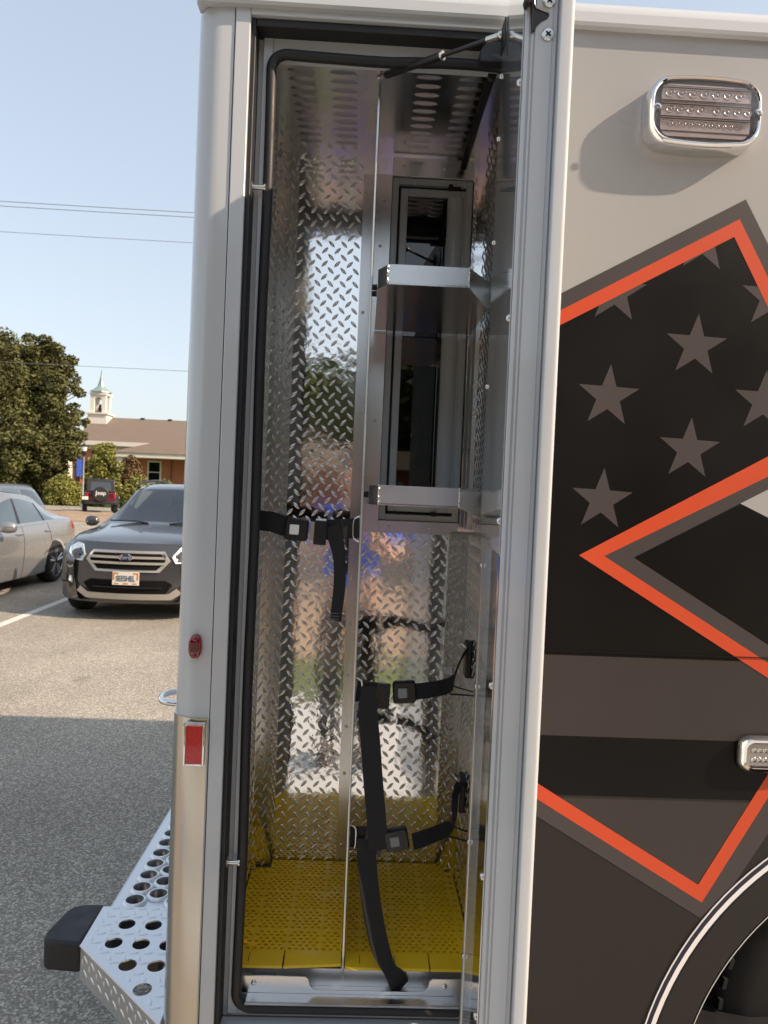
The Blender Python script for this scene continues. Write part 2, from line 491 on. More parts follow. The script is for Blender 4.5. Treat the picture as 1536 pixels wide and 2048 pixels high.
ws.box(FX0+0.0095, FX1-0.0095, 0.006, 0.0515, FZ1-0.016, FZ1-0.001)
ws.build('outer_weatherstrip', M['rubber'], A, bevel=0.002)
pts = rrect(IX0-0.001, IX1+0.001, IZ0-0.001, IZ1+0.001, 0.032, 7)
dense = []
for i in range(len(pts)):
    a = Vector((pts[i][0], 0, pts[i][1])); b = Vector((pts[(i+1) % len(pts)][0], 0, pts[(i+1) % len(pts)][1]))
    k = max(1, int((b-a).length/0.05))
    for q in range(k): dense.append(a.lerp(b, q/k))
seal = []
for p in dense:
    wob = 0.0
    if p.z > 2.4: wob = -0.006*math.exp(-((p.x-0.03)/0.09)**2) + 0.003*math.sin(p.x*14)
    if p.x < -0.2: p = p + Vector((0.0012*math.sin(p.z*9), 0, 0))
    seal.append((p.x, 0.038, p.z+wob))
MB().tube(seal, 0.0105, 10, closed=True).build('bulb_seal', M['rubber'], A, smooth=True, angle=60)
# striker pins on the left jamb
for zz, nm in ((2.236, 0), (0.862, 1)):
    sp = MB()
    sp.lathe([(0.011,0),(0.011,0.002),(0.0052,0.003),(0.0052,0.024),(0.0075,0.0245),(0.0075,0.0275)], (-0.2475,0.030,zz), 'x', 16)
    sp.build('striker_pin', M['screw'], A, smooth=True)

# ---------------------------------------------------------------- compartment interior
WL, WR, YB, ZF, ZC = -0.256, 0.288, 0.52, 0.605, 2.547
CL, CRX, YC = -0.2045, 0.242, 0.455          # chamfered back corners start here
def lugs(name, O, ax, ay, n, wdt, hgt, parent, m, skip=None, px=0.034, py=0.0355, L=0.0125, W=0.0043, H=0.0018, ang=(47,-47)):
    O = Vector(O); ax = Vector(ax); ay = Vector(ay); n = Vector(n)
    ss = [-1,-0.72,-0.36,0,0.36,0.72,1]
    tv = [-1,-0.5,0,0.5,1]; hv = [0,0.72,1,0.72,0]
    loc = []; fc = []
    for s_ in ss[1:-1]:
        wv = W*(1-s_*s_)**0.8
        for t_, h_ in zip(tv, hv):
            loc.append((s_*L, t_*wv, h_*H*(1-s_*s_)**0.5))
    loc.append((-L,0,0)); loc.append((L,0,0))
    K = len(ss)-2
    for i in range(K-1):
        for j in range(4):
            fc.append((i*5+j, i*5+j+1, (i+1)*5+j+1, (i+1)*5+j))
    for j in range(4):
        fc.append((K*5, j+1, j)); fc.append((K*5+1, (K-1)*5+j, (K-1)*5+j+1))
    loc = np.array(loc)
    V = []; Fc = []
    base = 0
    nxx = int(wdt/px)+2; nyy = int(hgt/py)+2
    for q in (0,1):
        ca, sa = math.cos(R(ang[q])), math.sin(R(ang[q]))
        for i in range(nxx):
            for j in range(nyy):
                cx = (i+0.5*q+0.25)*px; cy = (j+0.5*q+0.25)*py
                if cx < L*0.6 or cx > wdt-L*0.6 or cy < L*0.7 or cy > hgt-L*0.7: continue
                c = O + ax*cx + ay*cy
                if skip and skip(c): continue
                X = loc[:,0]*ca - loc[:,1]*sa + cx; Y = loc[:,0]*sa + loc[:,1]*ca + cy
                P = np.array(O)[None] + X[:,None]*np.array(ax)[None] + Y[:,None]*np.array(ay)[None] + loc[:,2][:,None]*np.array(n)[None]
                V.append(P); Fc.extend([tuple(a+base for a in f) for f in fc]); base += len(loc)
    if not V: return None
    V = np.concatenate(V)
    me = bpy.data.meshes.new(name); me.from_pydata(V.tolist(), [], Fc)
    bm = bmesh.new(); bm.from_mesh(me); bmesh.ops.recalc_face_normals(bm, faces=bm.faces); bm.to_mesh(me); bm.free()
    me.polygons.foreach_set('use_smooth', [True]*len(me.polygons))
    me.materials.append(m)
    o = bpy.data.objects.new(name, me); COL.objects.link(o)
    adopt(o, parent); o['kind'] = 'stuff'
    return o
# back wall with the pass-through opening cut out of its right half
HX0, HX1, HZ0, HZ1 = 0.046, 0.268, 1.56, 2.49
bw = MB()
bw.box(WL-0.012, HX0, YB, YB+0.012, ZF-0.02, ZC+0.01)
bw.box(HX1, 0.297, YB, YB+0.012, ZF-0.02, ZC+0.01)
bw.box(HX0, HX1, YB, YB+0.012, ZF-0.02, HZ0)
bw.box(HX0, HX1, YB, YB+0.012, HZ1, ZC+0.01)
back = bw.build('back_wall', M['plate'], A)
def skb(c):
    return (0.0 < c.x and c.z > 1.525 and c.z < 2.545) or (-0.036 < c.x < 0.006)
lugs('tread_lugs', (CL, YB, ZF), (1,0,0), (0,0,1), (0,-1,0), CRX-CL, ZC-ZF, back, M['lug'], skb)
left = bxp('left_wall', M['plate'], A, WL-0.012, WL, 0.0755, YB+0.01, ZF-0.02, ZC+0.01)
lugs('tread_lugs', (WL, YC, ZF), (0,-1,0), (0,0,1), (1,0,0), YC-0.075, ZC-ZF, left, M['lug'])
def chamfer(p, q, z0, z1, name):
    p = Vector((*p,0)); q = Vector((*q,0)); d = (q-p).normalized(); n = Vector((d.y,-d.x,0))
    if n.y > 0: n = -n
    pl_ = [p, q, q-n*0.008, p-n*0.008]
    o = MB().prism([(v.x,v.y) for v in pl_], 'z', z0, z1).build(name, M['plate'], A)
    lugs('tread_lugs', p+Vector((0,0,ZF)), d, (0,0,1), n, (q-p).length, z1-ZF, o, M['lug'])
    return o
chamfer((WL+0.0005,YC), (CL,YB-0.0005), ZF-0.02, ZC, 'corner_panel')
ZS = 1.533
chamfer((CRX,YB-0.0005), (WR-0.0005,YC), ZF-0.02, ZS, 'corner_panel')
right = bxp('right_wall', M['plate'], A, WR, WR+0.010, 0.0755, YB+0.04, ZF-0.02, ZC+0.01)
lugs('tread_lugs', (WR, 0.0755, ZF), (0,1,0), (0,0,1), (-1,0,0), YC-0.075, ZC-ZF, right, M['lug'])
WR2 = WR
MB().prism([(CRX,YB-0.001),(WR-0.001,YC),(WR-0.001,YB-0.001)], 'z', ZS, ZS+0.003).build('corner_cap', M['brushed'], A)
ceil = bxp('compartment_ceiling', M['sheet'], A, WL, WR2, 0.0755, YB, ZC, ZC+0.01)
flo = bxp('compartment_floor', M['floor_metal'], A, WL, WR, 0.096, YB, ZF-0.02, ZF-0.004)
# louvres pressed into the ceiling: ramp with an open front slot
def louver_mesh():
    b = MB(); L2, D, H = 0.029, 0.0095, 0.0045
    n = 12
    outer = []; top = []
    for k in range(n+1):
        t = -1 + 2*k/n
        e = (1-abs(t)**3.0)
        outer.append((t*L2, D*0.5*(0.35+0.65*e), 0))
        top.append((t*L2, -D*0.5, -H*e**0.6 if e > 0 else 0))
    fr_ = [(p[0], -D*0.5, 0.0) for p in outer]
    mid = [((a[0]+c[0])/2, (a[1]*0.4+c[1]*0.6), c[2]*0.86) for a, c in zip(outer, top)]
    b.loft([outer, mid, top, fr_], close=False, cap=False)
    return b.mesh('louver', M['sheet'], True, 60), [(t, f_) for t, f_ in zip(top, fr_)]
lm, slot = louver_mesh()
for cx in (-0.173, -0.080, 0.109, 0.203):
    for k in range(10):
        y = 0.160 + k*0.0345
        o = bpy.data.objects.new('louver', lm); COL.objects.link(o); o.location = (cx, y, ZC); adopt(o, ceil)
# screw prototypes
def screw_mesh():
    b = MB(); b.lathe([(0.0046,0.0),(0.0046,-0.0008),(0.0040,-0.0022),(0.0024,-0.0032),(0.0,-0.0034)], (0,0,0), 'y', 12)
    return b.mesh('screw', M['screw'], True, 50)
SCM = screw_mesh()
def screw(pos, parent, rot=(0,0,0), s=1.0):
    o = bpy.data.objects.new('screw', SCM); COL.objects.link(o)
    o.location = pos; o.rotation_euler = rot; o.scale = (s,s,s); adopt(o, parent)
    return o
# divider
dv = MB()
dv.prism([(0.092,0.572),(0.092,2.498),(0.10,2.506),(0.12,2.545),(0.5195,2.545),(0.5195,0.602),(0.110,0.602),(0.105,0.572)], 'x', -0.002, 0.002)
div = dv.build('divider_panel', M['brushed'], A)
MB().tube([(0.0,0.0915,0.575),(0,0.0915,2.497)], 0.0026, 8).build('divider_edge', M['mill'], div, smooth=True)
ang = bxp('divider_angle', M['brushed'], A, -0.031, -0.0025, 0.5165, 0.5198, 0.612, 2.49, 0.0006)
for z in (2.12,1.85,1.40,1.27,1.13,0.99,0.86,0.66):
    screw((-0.020 if z > 1 else -0.018, 0.5165, z), ang)
# belt anchors (staples) through the divider
def staple(x, y, z0, z1, sx, parent, nm='belt_anchor'):
    pa = smooth_path([(x,y,z0),(x+sx*0.012,y,z0+ (0.008 if z1>z0 else -0.008)),(x+sx*0.014,y,(z0+z1)/2),(x+sx*0.012,y,z1-(0.008 if z1>z0 else -0.008)),(x,y,z1)],5)
    return MB().tube(pa, 0.0022, 8).build(nm, M['screw'], parent, smooth=True)
# sill plate with the wide cut-out
sl = MB()
sx0, sx1 = IX0+0.006, IX1-0.004
prof = [(sx0,0.568),(sx0,0.604),(-0.078,0.604),(-0.072,0.600),(-0.068,0.586),(-0.060,0.5785),(-0.050,0.576),(0.166,0.576),(0.176,0.5785),(0.183,0.586),(0.186,0.600),(0.192,0.604),(sx1,0.604),(sx1,0.568)]
sl.prism(prof, 'y', 0.060, 0.063)
sill = sl.build('sill_plate', M['mill'], A, bevel=0.0006)
MB().box(sx0+0.012, sx1-0.002, 0.030, 0.0598, 0.5655, 0.5685).build('sill_ledge', M['mill'], sill, bevel=0.0008)
MB().tube([(sx0+0.012,0.030,0.567),(sx1-0.002,0.030,0.567)], 0.0032, 8).build('sill_lip', M['mill'], sill, smooth=True)
MB().box(sx0, sx1, 0.0635, 0.092, 0.560, 0.5635).build('sill_tray', M['mill'], sill)
MB().box(WL, WR, 0.0925, 0.0955, 0.560, ZF-0.004).build('sill_riser', M['mill'], sill)
screw((-0.186,0.060,0.590), sill, s=1.25); screw((0.218,0.060,0.590), sill, s=1.25)
# pass-through window assembly in the back wall
tr = MB()
tr.box(0.0025, HX0, 0.5145, 0.5198, 1.527, 2.492)
tr.box(HX0, WR-0.006, 0.5145, 0.5198, 1.527, HZ0)
tr.box(HX0, WR-0.006, 0.5145, 0.5198, HZ1, 2.540)
tr.v = [(min(p[0],0.264),p[1],p[2]) for p in tr.v]
trim = tr.build('window_trim', M['brushed'], A, bevel=0.0008)
for z in (2.42,2.10,1.83,1.62): screw((0.026,0.5145,z), trim, s=0.85)
for x in (0.075,0.185): screw((x,0.5145,2.515), trim); screw((x,0.5145,1.544), trim, s=0.85)
for x in (0.02,): screw((x,0.5145,2.30), trim, s=0.85)
def ringbox(b, x0,x1,z0,z1,t,y0,y1):
    b.box(x0,x0+t,y0,y1,z0,z1); b.box(x1-t,x1,y0,y1,z0,z1); b.box(x0+t,x1-t,y0,y1,z1-t,z1); b.box(x0+t,x1-t,y0,y1,z0,z0+t)
pf = MB(); ringbox(pf, HX0+0.001, 0.2655, HZ0+0.001, HZ1-0.001, 0.017, 0.5215, 0.56)
pw_ = pf.build('pass_through_door', M['frame_white'], A, bevel=0.0015)
b2 = MB(); ringbox(b2, HX0+0.018, 0.254, HZ0+0.019, HZ1-0.018, 0.006, 0.536, 0.55); b2.build('window_gasket', M['rubber'], pw_)
b3 = MB(); ringbox(b3, HX0+0.0245, 0.253, HZ0+0.026, HZ1-0.025, 0.020, 0.529, 0.552); b3.build('window_frame', M['frame_white'], pw_, bevel=0.002)
MB().prism([(0.199,0.545),(0.199,0.524),(0.203,0.520),(0.212,0.5165),(0.225,0.515),(0.236,0.517),(0.242,0.523),(0.242,0.545)], 'z', HZ0+0.046, HZ1-0.046).build('window_stile', M['frame_white'], pw_, smooth=True)
bxp('window_glass', M['glass_dark'], pw_, HX0+0.044, 0.2, 0.538, 0.543, HZ0+0.045, HZ1-0.044)
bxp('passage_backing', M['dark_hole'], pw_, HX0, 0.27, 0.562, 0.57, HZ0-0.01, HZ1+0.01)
MB().box(0.199,0.210,0.512,0.528,2.462,2.475).box(0.206,0.232,0.516,0.522,2.466,2.471).build('window_hinge', M['plastic_blk'], pw_, bevel=0.001)
MB().box(0.190,0.203,0.512,0.530,1.576,1.588).build('window_hinge', M['plastic_blk'], pw_, bevel=0.001)
# right wall shelf tracks
for y in (0.458,):
    tk = MB()
    tk.box(WR2-0.012, WR2-0.0005, y-0.035, y-0.030, 1.548, 2.205); tk.box(WR2-0.012, WR2-0.0005, y+0.030, y+0.035, 1.548, 2.205)
    tk.box(WR2-0.004, WR2-0.0005, y-0.030, y+0.030, 1.548, 2.205); tk.box(WR2-0.012, WR2-0.009, y-0.030, y-0.012, 1.548, 2.205); tk.box(WR2-0.012, WR2-0.009, y+0.012, y+0.030, 1.548, 2.205)
    tk.build('shelf_track', M['mill'], A, bevel=0.0005)
# shelves with a front lip
def shelf(z, nm):
    P = [(0.014,0.118),(0.034,0.078),(0.205,0.076),(0.274,0.185),(0.274,0.505),(0.014,0.505)]
    s = MB().prism(P, 'z', z, z+0.003).build('shelf', M['sheet'], A)
    def wall(a, b, h0a, h0b, h1, t=0.003):
        a = Vector((*a,0)); b = Vector((*b,0)); d = (b-a).normalized(); n = Vector((-d.y, d.x, 0))*t
        return MB().add([a+Vector((0,0,z+h0a)), b+Vector((0,0,z+h0b)), b+Vector((0,0,z+h1)), a+Vector((0,0,z+h1)),
                         a+n+Vector((0,0,z+h0a)), b+n+Vector((0,0,z+h0b)), b+n+Vector((0,0,z+h1)), a+n+Vector((0,0,z+h1))],
                        [(0,1,2,3),(5,4,7,6),(0,4,5,1),(3,2,6,7),(1,5,6,2),(0,3,7,4)])
    wall(P[0], P[1], -0.001, -0.001, 0.040).build('shelf_lip', M['mill'], s, bevel=0.0006)
    wall((P[1][0]+0.0005,P[1][1]), P[2], -0.001, -0.001, 0.041).build('shelf_lip', M['mill'], s, bevel=0.0006)
    wall((P[2][0]+0.0005,P[2][1]), P[3], -0.001, -0.024, 0.0405).build('shelf_lip', M['mill'], s, bevel=0.0006)
    for (px_, py_, n_) in ((0.034,0.078,0),(0.205,0.076,1)):
        wd = [(px_+0.0012*math.sin(k*2.1), py_-0.0012+0.0006*math.sin(k*3.3), z+0.041*k/18) for k in range(19)]
        MB().tube(wd, [0.0016+0.0006*math.sin(k*2.6) for k in range(19)], 6).build('weld_bead', M['screw'], s, smooth=True)
    for k, dy in enumerate((0.02, 0.07)):
        MB().lathe([(0.007,0),(0.006,-0.012),(0.003,-0.0125)], (0.014, 0.16+dy, z+0.02), 'x', 12).build('shelf_bolt', M['plastic_blk'], s, smooth=True)
    return s
s1 = shelf(2.072, 0); s2 = shelf(1.609, 1)
# wiring: connector block and ribbed conduit at the top right
MB().prism([(0.198,2.500),(0.198,2.522),(0.206,2.535),(0.220,2.541),(0.246,2.541),(0.246,2.500)], 'y', 0.008, 0.040).build('connector_block', M['plastic_blk'], A, bevel=0.0015)
cpath = smooth_path([(0.232,0.060,2.505),(0.233,0.12,2.515),(0.233,0.25,2.520),(0.234,0.40,2.520),(0.234,0.50,2.515)], 8)
cl = []; cr = []
tot = 90
for k in range(tot):
    t = k/(tot-1)*(len(cpath)-1); i = min(int(t), len(cpath)-2)
    cl.append(cpath[i].lerp(cpath[i+1], t-i)); cr.append(0.0075 if k % 2 else 0.0095)
MB().tube(cl, cr, 10).build('ribbed_conduit', M['plastic_blk'], A, smooth=True, angle=80)
# ---------------------------------------------------------------- belts
def strapbox(pts, wd, name, parent, thick=0.0018, wdir=(0,0,1)):
    return MB().ribbon(pts, wdir, wd, thick).build(name, M['webbing'], parent, smooth=True, angle=60)
def buckle(c, sx, rot, parent, button=True, bm_=None):
    m_ = Matrix.Rotation(rot, 3, 'Y')
    b = MB()
    prof = rrect(-sx/2, sx/2, -0.024, 0.024, 0.008, 4)
    rings = []
    for yy, k in ((-0.010,0.86),(-0.0115,0.80)):
        pass
    for yy, k in ((0.010,0.9),(0.006,1.0),(-0.006,1.0),(-0.011,0.88)):
        rings.append([Vector(c) + m_ @ Vector((p[0]*k, yy, p[1]*k)) for p in prof])
    b.loft(rings)
    o = b.build('buckle', M['buckle'], parent, smooth=True, angle=40)
    if button:
        q = MB(); q.obox(Vector(c) + m_ @ Vector((-0.004, -0.0118, 0.0)), (0.020,0.004,0.021), m_)
        q.build('release_button', bm_ or M['button'], o.parent, bevel=0.0015)
    return o
# left belt
bl = strapbox([(WL+0.002,0.118,1.566),(-0.19,0.104,1.562),(-0.17,0.100,1.556),(-0.150,0.099,1.552)], 0.043, 'cargo_belt', A)
bk = buckle((-0.137,0.098,1.548), 0.050, R(3), bl, bm_=M['paper'])
for ch in list(A.children): pass
MB().obox((-0.104,0.099,1.545), (0.010,0.003,0.040), Matrix.Rotation(R(2),3,'Y')).build('latch_plate', mat('latch_plate_metal',(0.55,0.50,0.40),0.35,0.8), bl, bevel=0.0008)
MB().obox((-0.086,0.096,1.543), (0.027,0.012,0.052), Matrix.Rotation(R(3),3,'Y')).build('belt_adjuster', M['buckle'], bl, bevel=0.002)
bxp('adjuster_bar', M['paper'], bl, -0.096, -0.074, 0.092, 0.099, 1.5685, 1.573, 0.001)
strapbox([(-0.075,0.099,1.549),(-0.05,0.100,1.552),(-0.02,0.100,1.555),(-0.004,0.100,1.556)], 0.043, 'belt_webbing', bl)
tp = [PY(662,1052,0.092), PY(672,1080,0.089), PY(679,1120,0.090), PY(679,1170,0.091), PY(674,1215,0.092), PY(671,1241,0.093)]
tp = smooth_path(tp, 4)
strapbox(tp, [0.040-0.012*min(1,i/8) for i in range(len(tp))], 'belt_tail', bl, wdir=[(1,-0.35-0.02*i,0.1) for i in range(len(tp))])
for dz_ in (0.004, 0.010, 0.016):
    q_ = tp[-1]; MB().tube([(q_.x-0.012,q_.y-0.0032,q_.z+dz_),(q_.x+0.012,q_.y-0.0075,q_.z+dz_)], 0.0006, 5).build('stitch', M['button'], bl)
staple(-0.003,0.10,1.527,1.582,-1,bl)
# upper right belt
br = strapbox([(0.0045,0.104,1.205),(0.02,0.102,1.204),(0.05,0.100,1.203)], 0.044, 'cargo_belt', A)
MB().obox((0.062,0.098,1.197), (0.030,0.010,0.055), Matrix.Rotation(R(2),3,'Y')).build('belt_adjuster', M['buckle'], br, bevel=0.002)
buckle((0.108,0.100,1.207), 0.050, R(-4), br)
p_ = smooth_path([PY(832,1383,0.102), PY(870,1378,0.13), PY(902,1368,0.18), PY(912,1345,0.25), PY(922,1318,0.30), PY(933,1302,0.325)], 5)
strapbox(p_, [0.034]*12+[0.022]*(len(p_)-12), 'belt_webbing', br, wdir=[(0.25*max(0,i-8)/6,0.3,1) for i in range(len(p_))])
MB().tube([PY(900,1388,0.17), PY(942,1391,0.30)], 0.0022, 6).build('anchor_cord', M['webbing'], br)
MB().tube([PY(905,1372,0.19), PY(942,1383,0.31)], 0.0018, 6).build('anchor_cord', M['webbing'], br)
tp = smooth_path([PY(738,1372,0.096), PY(737,1400,0.092), PY(736,1432,0.090), PY(741,1486,0.088), PY(746,1558,0.088), PY(753,1640,0.090), PY(757,1700,0.092)], 4)
strapbox(tp, [0.030+0.012*min(1,i/5) for i in range(len(tp))], 'belt_tail', br, wdir=(1,0.12,0.05))
staple(0.003,0.10,1.178,1.235,1,br)
# lower right belt
b3_ = strapbox([(0.0045,0.108,0.884),(0.02,0.106,0.884),(0.045,0.104,0.885)], 0.046, 'cargo_belt', A)
MB().obox((0.055,0.101,0.880), (0.040,0.010,0.056), Matrix.Rotation(R(6),3,'Y')).build('belt_adjuster', M['buckle'], b3_, bevel=0.002)
buckle((0.105,0.102,0.884), 0.052, R(-12), b3_)
p_ = smooth_path([PY(826,1684,0.104), PY(860,1672,0.13), PY(890,1660,0.17), PY(906,1652,0.21), PY(909,1625,0.26), PY(911,1590,0.31), PY(922,1562,0.33)], 5)
strapbox(p_, [0.034]*13+[0.020]*(len(p_)-13), 'belt_webbing', b3_, wdir=[(0.3*max(0,i-10)/6,0.3,1) for i in range(len(p_))])
MB().tube([PY(896,1672,0.18), PY(932,1682,0.30)], 0.0024, 6).build('anchor_cord', M['webbing'], b3_)
MB().tube([PY(905,1652,0.21), PY(934,1664,0.31)], 0.002, 6).build('anchor_cord', M['webbing'], b3_)
tp = smooth_path([PY(732,1676,0.098), PY(733,1700,0.094), PY(736,1750,0.086), PY(745,1822,0.080), PY(760,1893,0.075), PY(779,1938,0.071), PY(792,1956,0.070), PY(802,1976,0.080)], 4)
strapbox(tp, [0.042-0.012*math.exp(-((i-20)/3.0)**2) for i in range(len(tp))], 'belt_tail', b3_, wdir=[(1,0.1+0.02*i,0.06*max(0,i-14)) for i in range(len(tp))])
staple(0.003,0.10,0.855,0.915,1,b3_)
# anchors and label on the right wall
for u_, v_ in ((936,1318),(925,1585)):
    q_ = PY(u_, v_, 0.345)
    wa = MB().box(WR-0.014, WR-0.0005, 0.325, 0.368, q_.z-0.045, q_.z+0.045).build('belt_wall_anchor', M['plastic_blk'], A, bevel=0.003)
    MB().tube(smooth_path([(WR-0.012,0.33,q_.z+0.03),(WR-0.028,0.335,q_.z+0.042),(WR-0.028,0.36,q_.z+0.042),(WR-0.012,0.366,q_.z+0.03)],4), 0.0028, 8).build('anchor_staple', M['screw'], wa, smooth=True)
cd_ = (Vector((WR,YC,0))-Vector((CRX,YB,0))).normalized()
mlab = Matrix(((cd_.x, cd_.y, 0), (cd_.y, -cd_.x, 0), (0,0,1)))
MB().obox(Vector((CRX,YB,1.158))+cd_*0.020+Vector((-cd_.y*-0.0035, -0.0035, 0)), (0.040,0.0008,0.0175), mlab).build('paper_label', M['paper'], A)

# ---------------------------------------------------------------- gas strut
g0 = Vector((-0.001,0.094,2.505)); g1 = Vector((0.2185,-0.100,2.482))
st = MB().tube([g0.lerp(g1,0.05), g0.lerp(g1,0.07), g0.lerp(g1,0.545), g0.lerp(g1,0.555)], [0.004,0.0075,0.0075,0.005], 12).build('gas_strut', M['plastic_blk'], A, smooth=True)
MB().cyl(g0.lerp(g1,0.55), g0.lerp(g1,0.90), 0.0042, n=12).build('strut_rod', M['plastic_blk'], st, smooth=True)
MB().tube([g0.lerp(g1,0.545), g0.lerp(g1,0.56)], 0.0088, 12).build('strut_collar', M['screw'], st, smooth=True)
def ball(c, r_, name, parent):
    prof = [(max(1e-4, r_*math.sin(math.pi*k/8)), -r_*math.cos(math.pi*k/8)) for k in range(9)]
    return MB().lathe(prof, c, 'z', 12).build(name, M['screw'], parent, smooth=True, angle=80)
ball(g0, 0.0062, 'ball_joint', st); ball(g0+Vector((0,0,0.012)), 0.004, 'ball_joint', st)
ball(g1, 0.0075, 'ball_joint', st)
MB().cyl(g0.lerp(g1,0.90), g0.lerp(g1,0.985), 0.0062, n=10).build('strut_end', M['screw'], st, smooth=True)
MB().cyl(g0, g0.lerp(g1,0.055), 0.0055, n=10).build('strut_end', M['screw'], st, smooth=True)

# ---------------------------------------------------------------- the open door
def dpt(s, off=0.0):
    """point on the inner face: s metres out from the hinge, off = towards the compartment"""
    a = Vector((0.2455,-0.006,0)); b = Vector((0.1905,-0.468,0))
    d = (b-a).normalized(); n = Vector((d.y, -d.x, 0))     # towards -x
    if n.x > 0: n = -n
    p = a + d*s + n*off
    return (p.x, p.y)
DL = (Vector((0.2455,-0.006)) - Vector((0.1905,-0.468))).length
T = 0.064
RC = 0.0105                                   # the edge extrusion sits back from the rolled skin
e_ = DL-RC
plan = [dpt(0), dpt(e_-0.002), dpt(e_,-0.001), dpt(e_,-0.0055), dpt(e_-0.0025,-0.006), dpt(e_-0.0025,-0.0085), dpt(e_,-0.009), dpt(e_,-0.0115), dpt(e_-0.002,-0.012), dpt(e_-0.002,-0.0135), dpt(e_,-0.014),
        dpt(e_,-0.036), dpt(e_-0.002,-0.0368), dpt(e_-0.002,-0.042), dpt(e_-0.006,-0.0425), dpt(e_-0.006,-0.0437), dpt(DL-0.004,-0.0442), dpt(DL-0.001,-0.0450), dpt(DL,-0.0465), dpt(DL,-0.0580), dpt(DL-0.0004,-0.0600), dpt(DL-0.0015,-0.0620), dpt(DL-0.0035,-0.0635), dpt(DL-0.007,-T), dpt(0,-T)]
door = MB().prism(plan, 'z', 0.532, 2.552).build('compartment_door', M['white'], A, smooth=True, angle=22)
def dpanel(z0, z1, s0, s1, o0, o1, name, m, th=0.0015):
    a, b = dpt(s0,o0), dpt(s1,o1); c, d = dpt(s1,o1-th), dpt(s0,o0-th)
    return MB().prism([a,b,c,d], 'z', z0, z1).build(name, m, door)
up_ = dpanel(1.555, 2.50, 0.010, DL-0.016, 0.0075, 0.0022, 'upper_door_panel', M['door_grey'])
lo_ = dpanel(0.575, 1.550, 0.31, DL-0.016, 0.0022, 0.0022, 'lower_door_panel', M['mirror'])
def dscrew(s, z, o=0.003, sc=1.2):
    p = dpt(s, o)
    screw((p[0],p[1],z), door, rot=(0,0,R(90+6.8-180)), s=sc)
for z in (2.45,2.33,2.13,1.85): dscrew(0.022, z, 0.008)
for z in (1.50,1.26,0.95,0.72): dscrew(0.03, z, 0.0025)
for z in (2.20,1.88,1.60,1.37,1.10,0.90): dscrew(DL-0.028, z, 0.0025)
MB().tube([(0.2475,-0.006,0.54),(0.2475,-0.006,2.548)], 0.0055, 10).build('door_hinge', M['brushed'], door, smooth=True)
bxp('strut_bracket', M['plastic_blk'], door, 0.2225,0.2255,-0.118,-0.082,2.455,2.505,0.001)
# latch at the free edge of the door
Lz = 2.283
fe = lambda s, off: dpt(DL-RC+s, -off)
p0 = fe(0.0012, 0.0); 
def epoly(pts, y0, y1, name, m, parent, bev=0.0):
    return MB().prism([xz(u, v, -0.460) for u, v in pts], 'y', y0, y1).build(name, m, parent, bevel=bev)
latch = epoly([(1063,-12),(1070,-12),(1073,15),(1084,20),(1097,26),(1098.5,33),(1094,39),(1081,45),(1073,53),(1068,63),(1063,66)], -0.4620, -0.455, 'door_latch', M['plastic_blk'], door, 0.0006)
epoly([(1063,-14),(1063,12),(1057,14),(1052,23),(1047,19),(1045,10),(1049,2),(1056,-2)], -0.478, -0.459, 'latch_hook', M['plastic_blk'], door, 0.002)
hk2 = [PY(1069,-8,-0.463), PY(1069,8,-0.463), PY(1072,15,-0.463), PY(1082,19,-0.463), PY(1096,25,-0.463)]
MB().tube(hk2, 0.0011, 6).build('latch_plate', M['screw'], door, smooth=True)
for z in (2.260-0.0065, 2.2975):
    c = fe(0.0006, 0.0305)
    sc_ = MB().lathe([(0.0085,0.0),(0.0085,-0.0012),(0.0072,-0.0024),(0.0,-0.0026)], (c[0], c[1], z), 'y', 20).build('latch_screw', M['screw'], door, smooth=True)
    cr_ = MB(); mA = Matrix.Rotation(R(45),3,'Y'); 
    cr_.obox((c[0], c[1]-0.0027, z), (0.0085,0.0012,0.0018), mA).obox((c[0], c[1]-0.00275, z), (0.0018,0.0012,0.0085), mA)
    cr_.build('screw_recess', M['dark_hole'], door)

# ---------------------------------------------------------------- side skin with wheel arch
ACX, ACZ = 1.293, 0.372
AR = 0.615
arc = []
for k in range(41):
    a = R(180 - 180*k/40)
    arc.append((ACX+AR*math.cos(a), ACZ+AR*math.sin(a)))
z_b = 0.44
arc = [p for p in arc if p[1] > z_b]
h_ = math.sqrt(AR**2-(z_b-ACZ)**2)
skin = [(0.3075,z_b),(ACX-h_,z_b)] + arc + [(ACX+h_,z_b),(XF,z_b),(XF,2.571),(0.3075,2.571)]
sp = MB().prism(skin, 'y', 0.0, 0.014).build('side_panel', M['pewter'], A)
def decal(poly, lay, name, m):
    """thin vinyl sheet on the side panel, lay = layer number"""
    y = -0.00022 - 0.00010*lay
    return MB().prism(poly, 'y', y, y+0.00006).build(name, m, sp)
def ext(p, q, x):
    t = (x-p[0])/(q[0]-p[0]); return (x, p[1]+(q[1]-p[1])*t)
def extz(p, q, z):
    t = (z-p[1])/(q[1]-p[1]); return (p[0]+(q[0]-p[0])*t, z)
XL = 0.3085
# key lines (metres on the panel)
o_a, o_b, o_c = xz(1119.6,588), xz(1491.5,399), xz(1536,489)
n_a, n_b, n_c = xz(1118,622), xz(1479,438.5), xz(1536,555.6)
i_a, i_b, i_c = xz(1118,651.5), xz(1468,474), xz(1536,616)
zb = 1.03
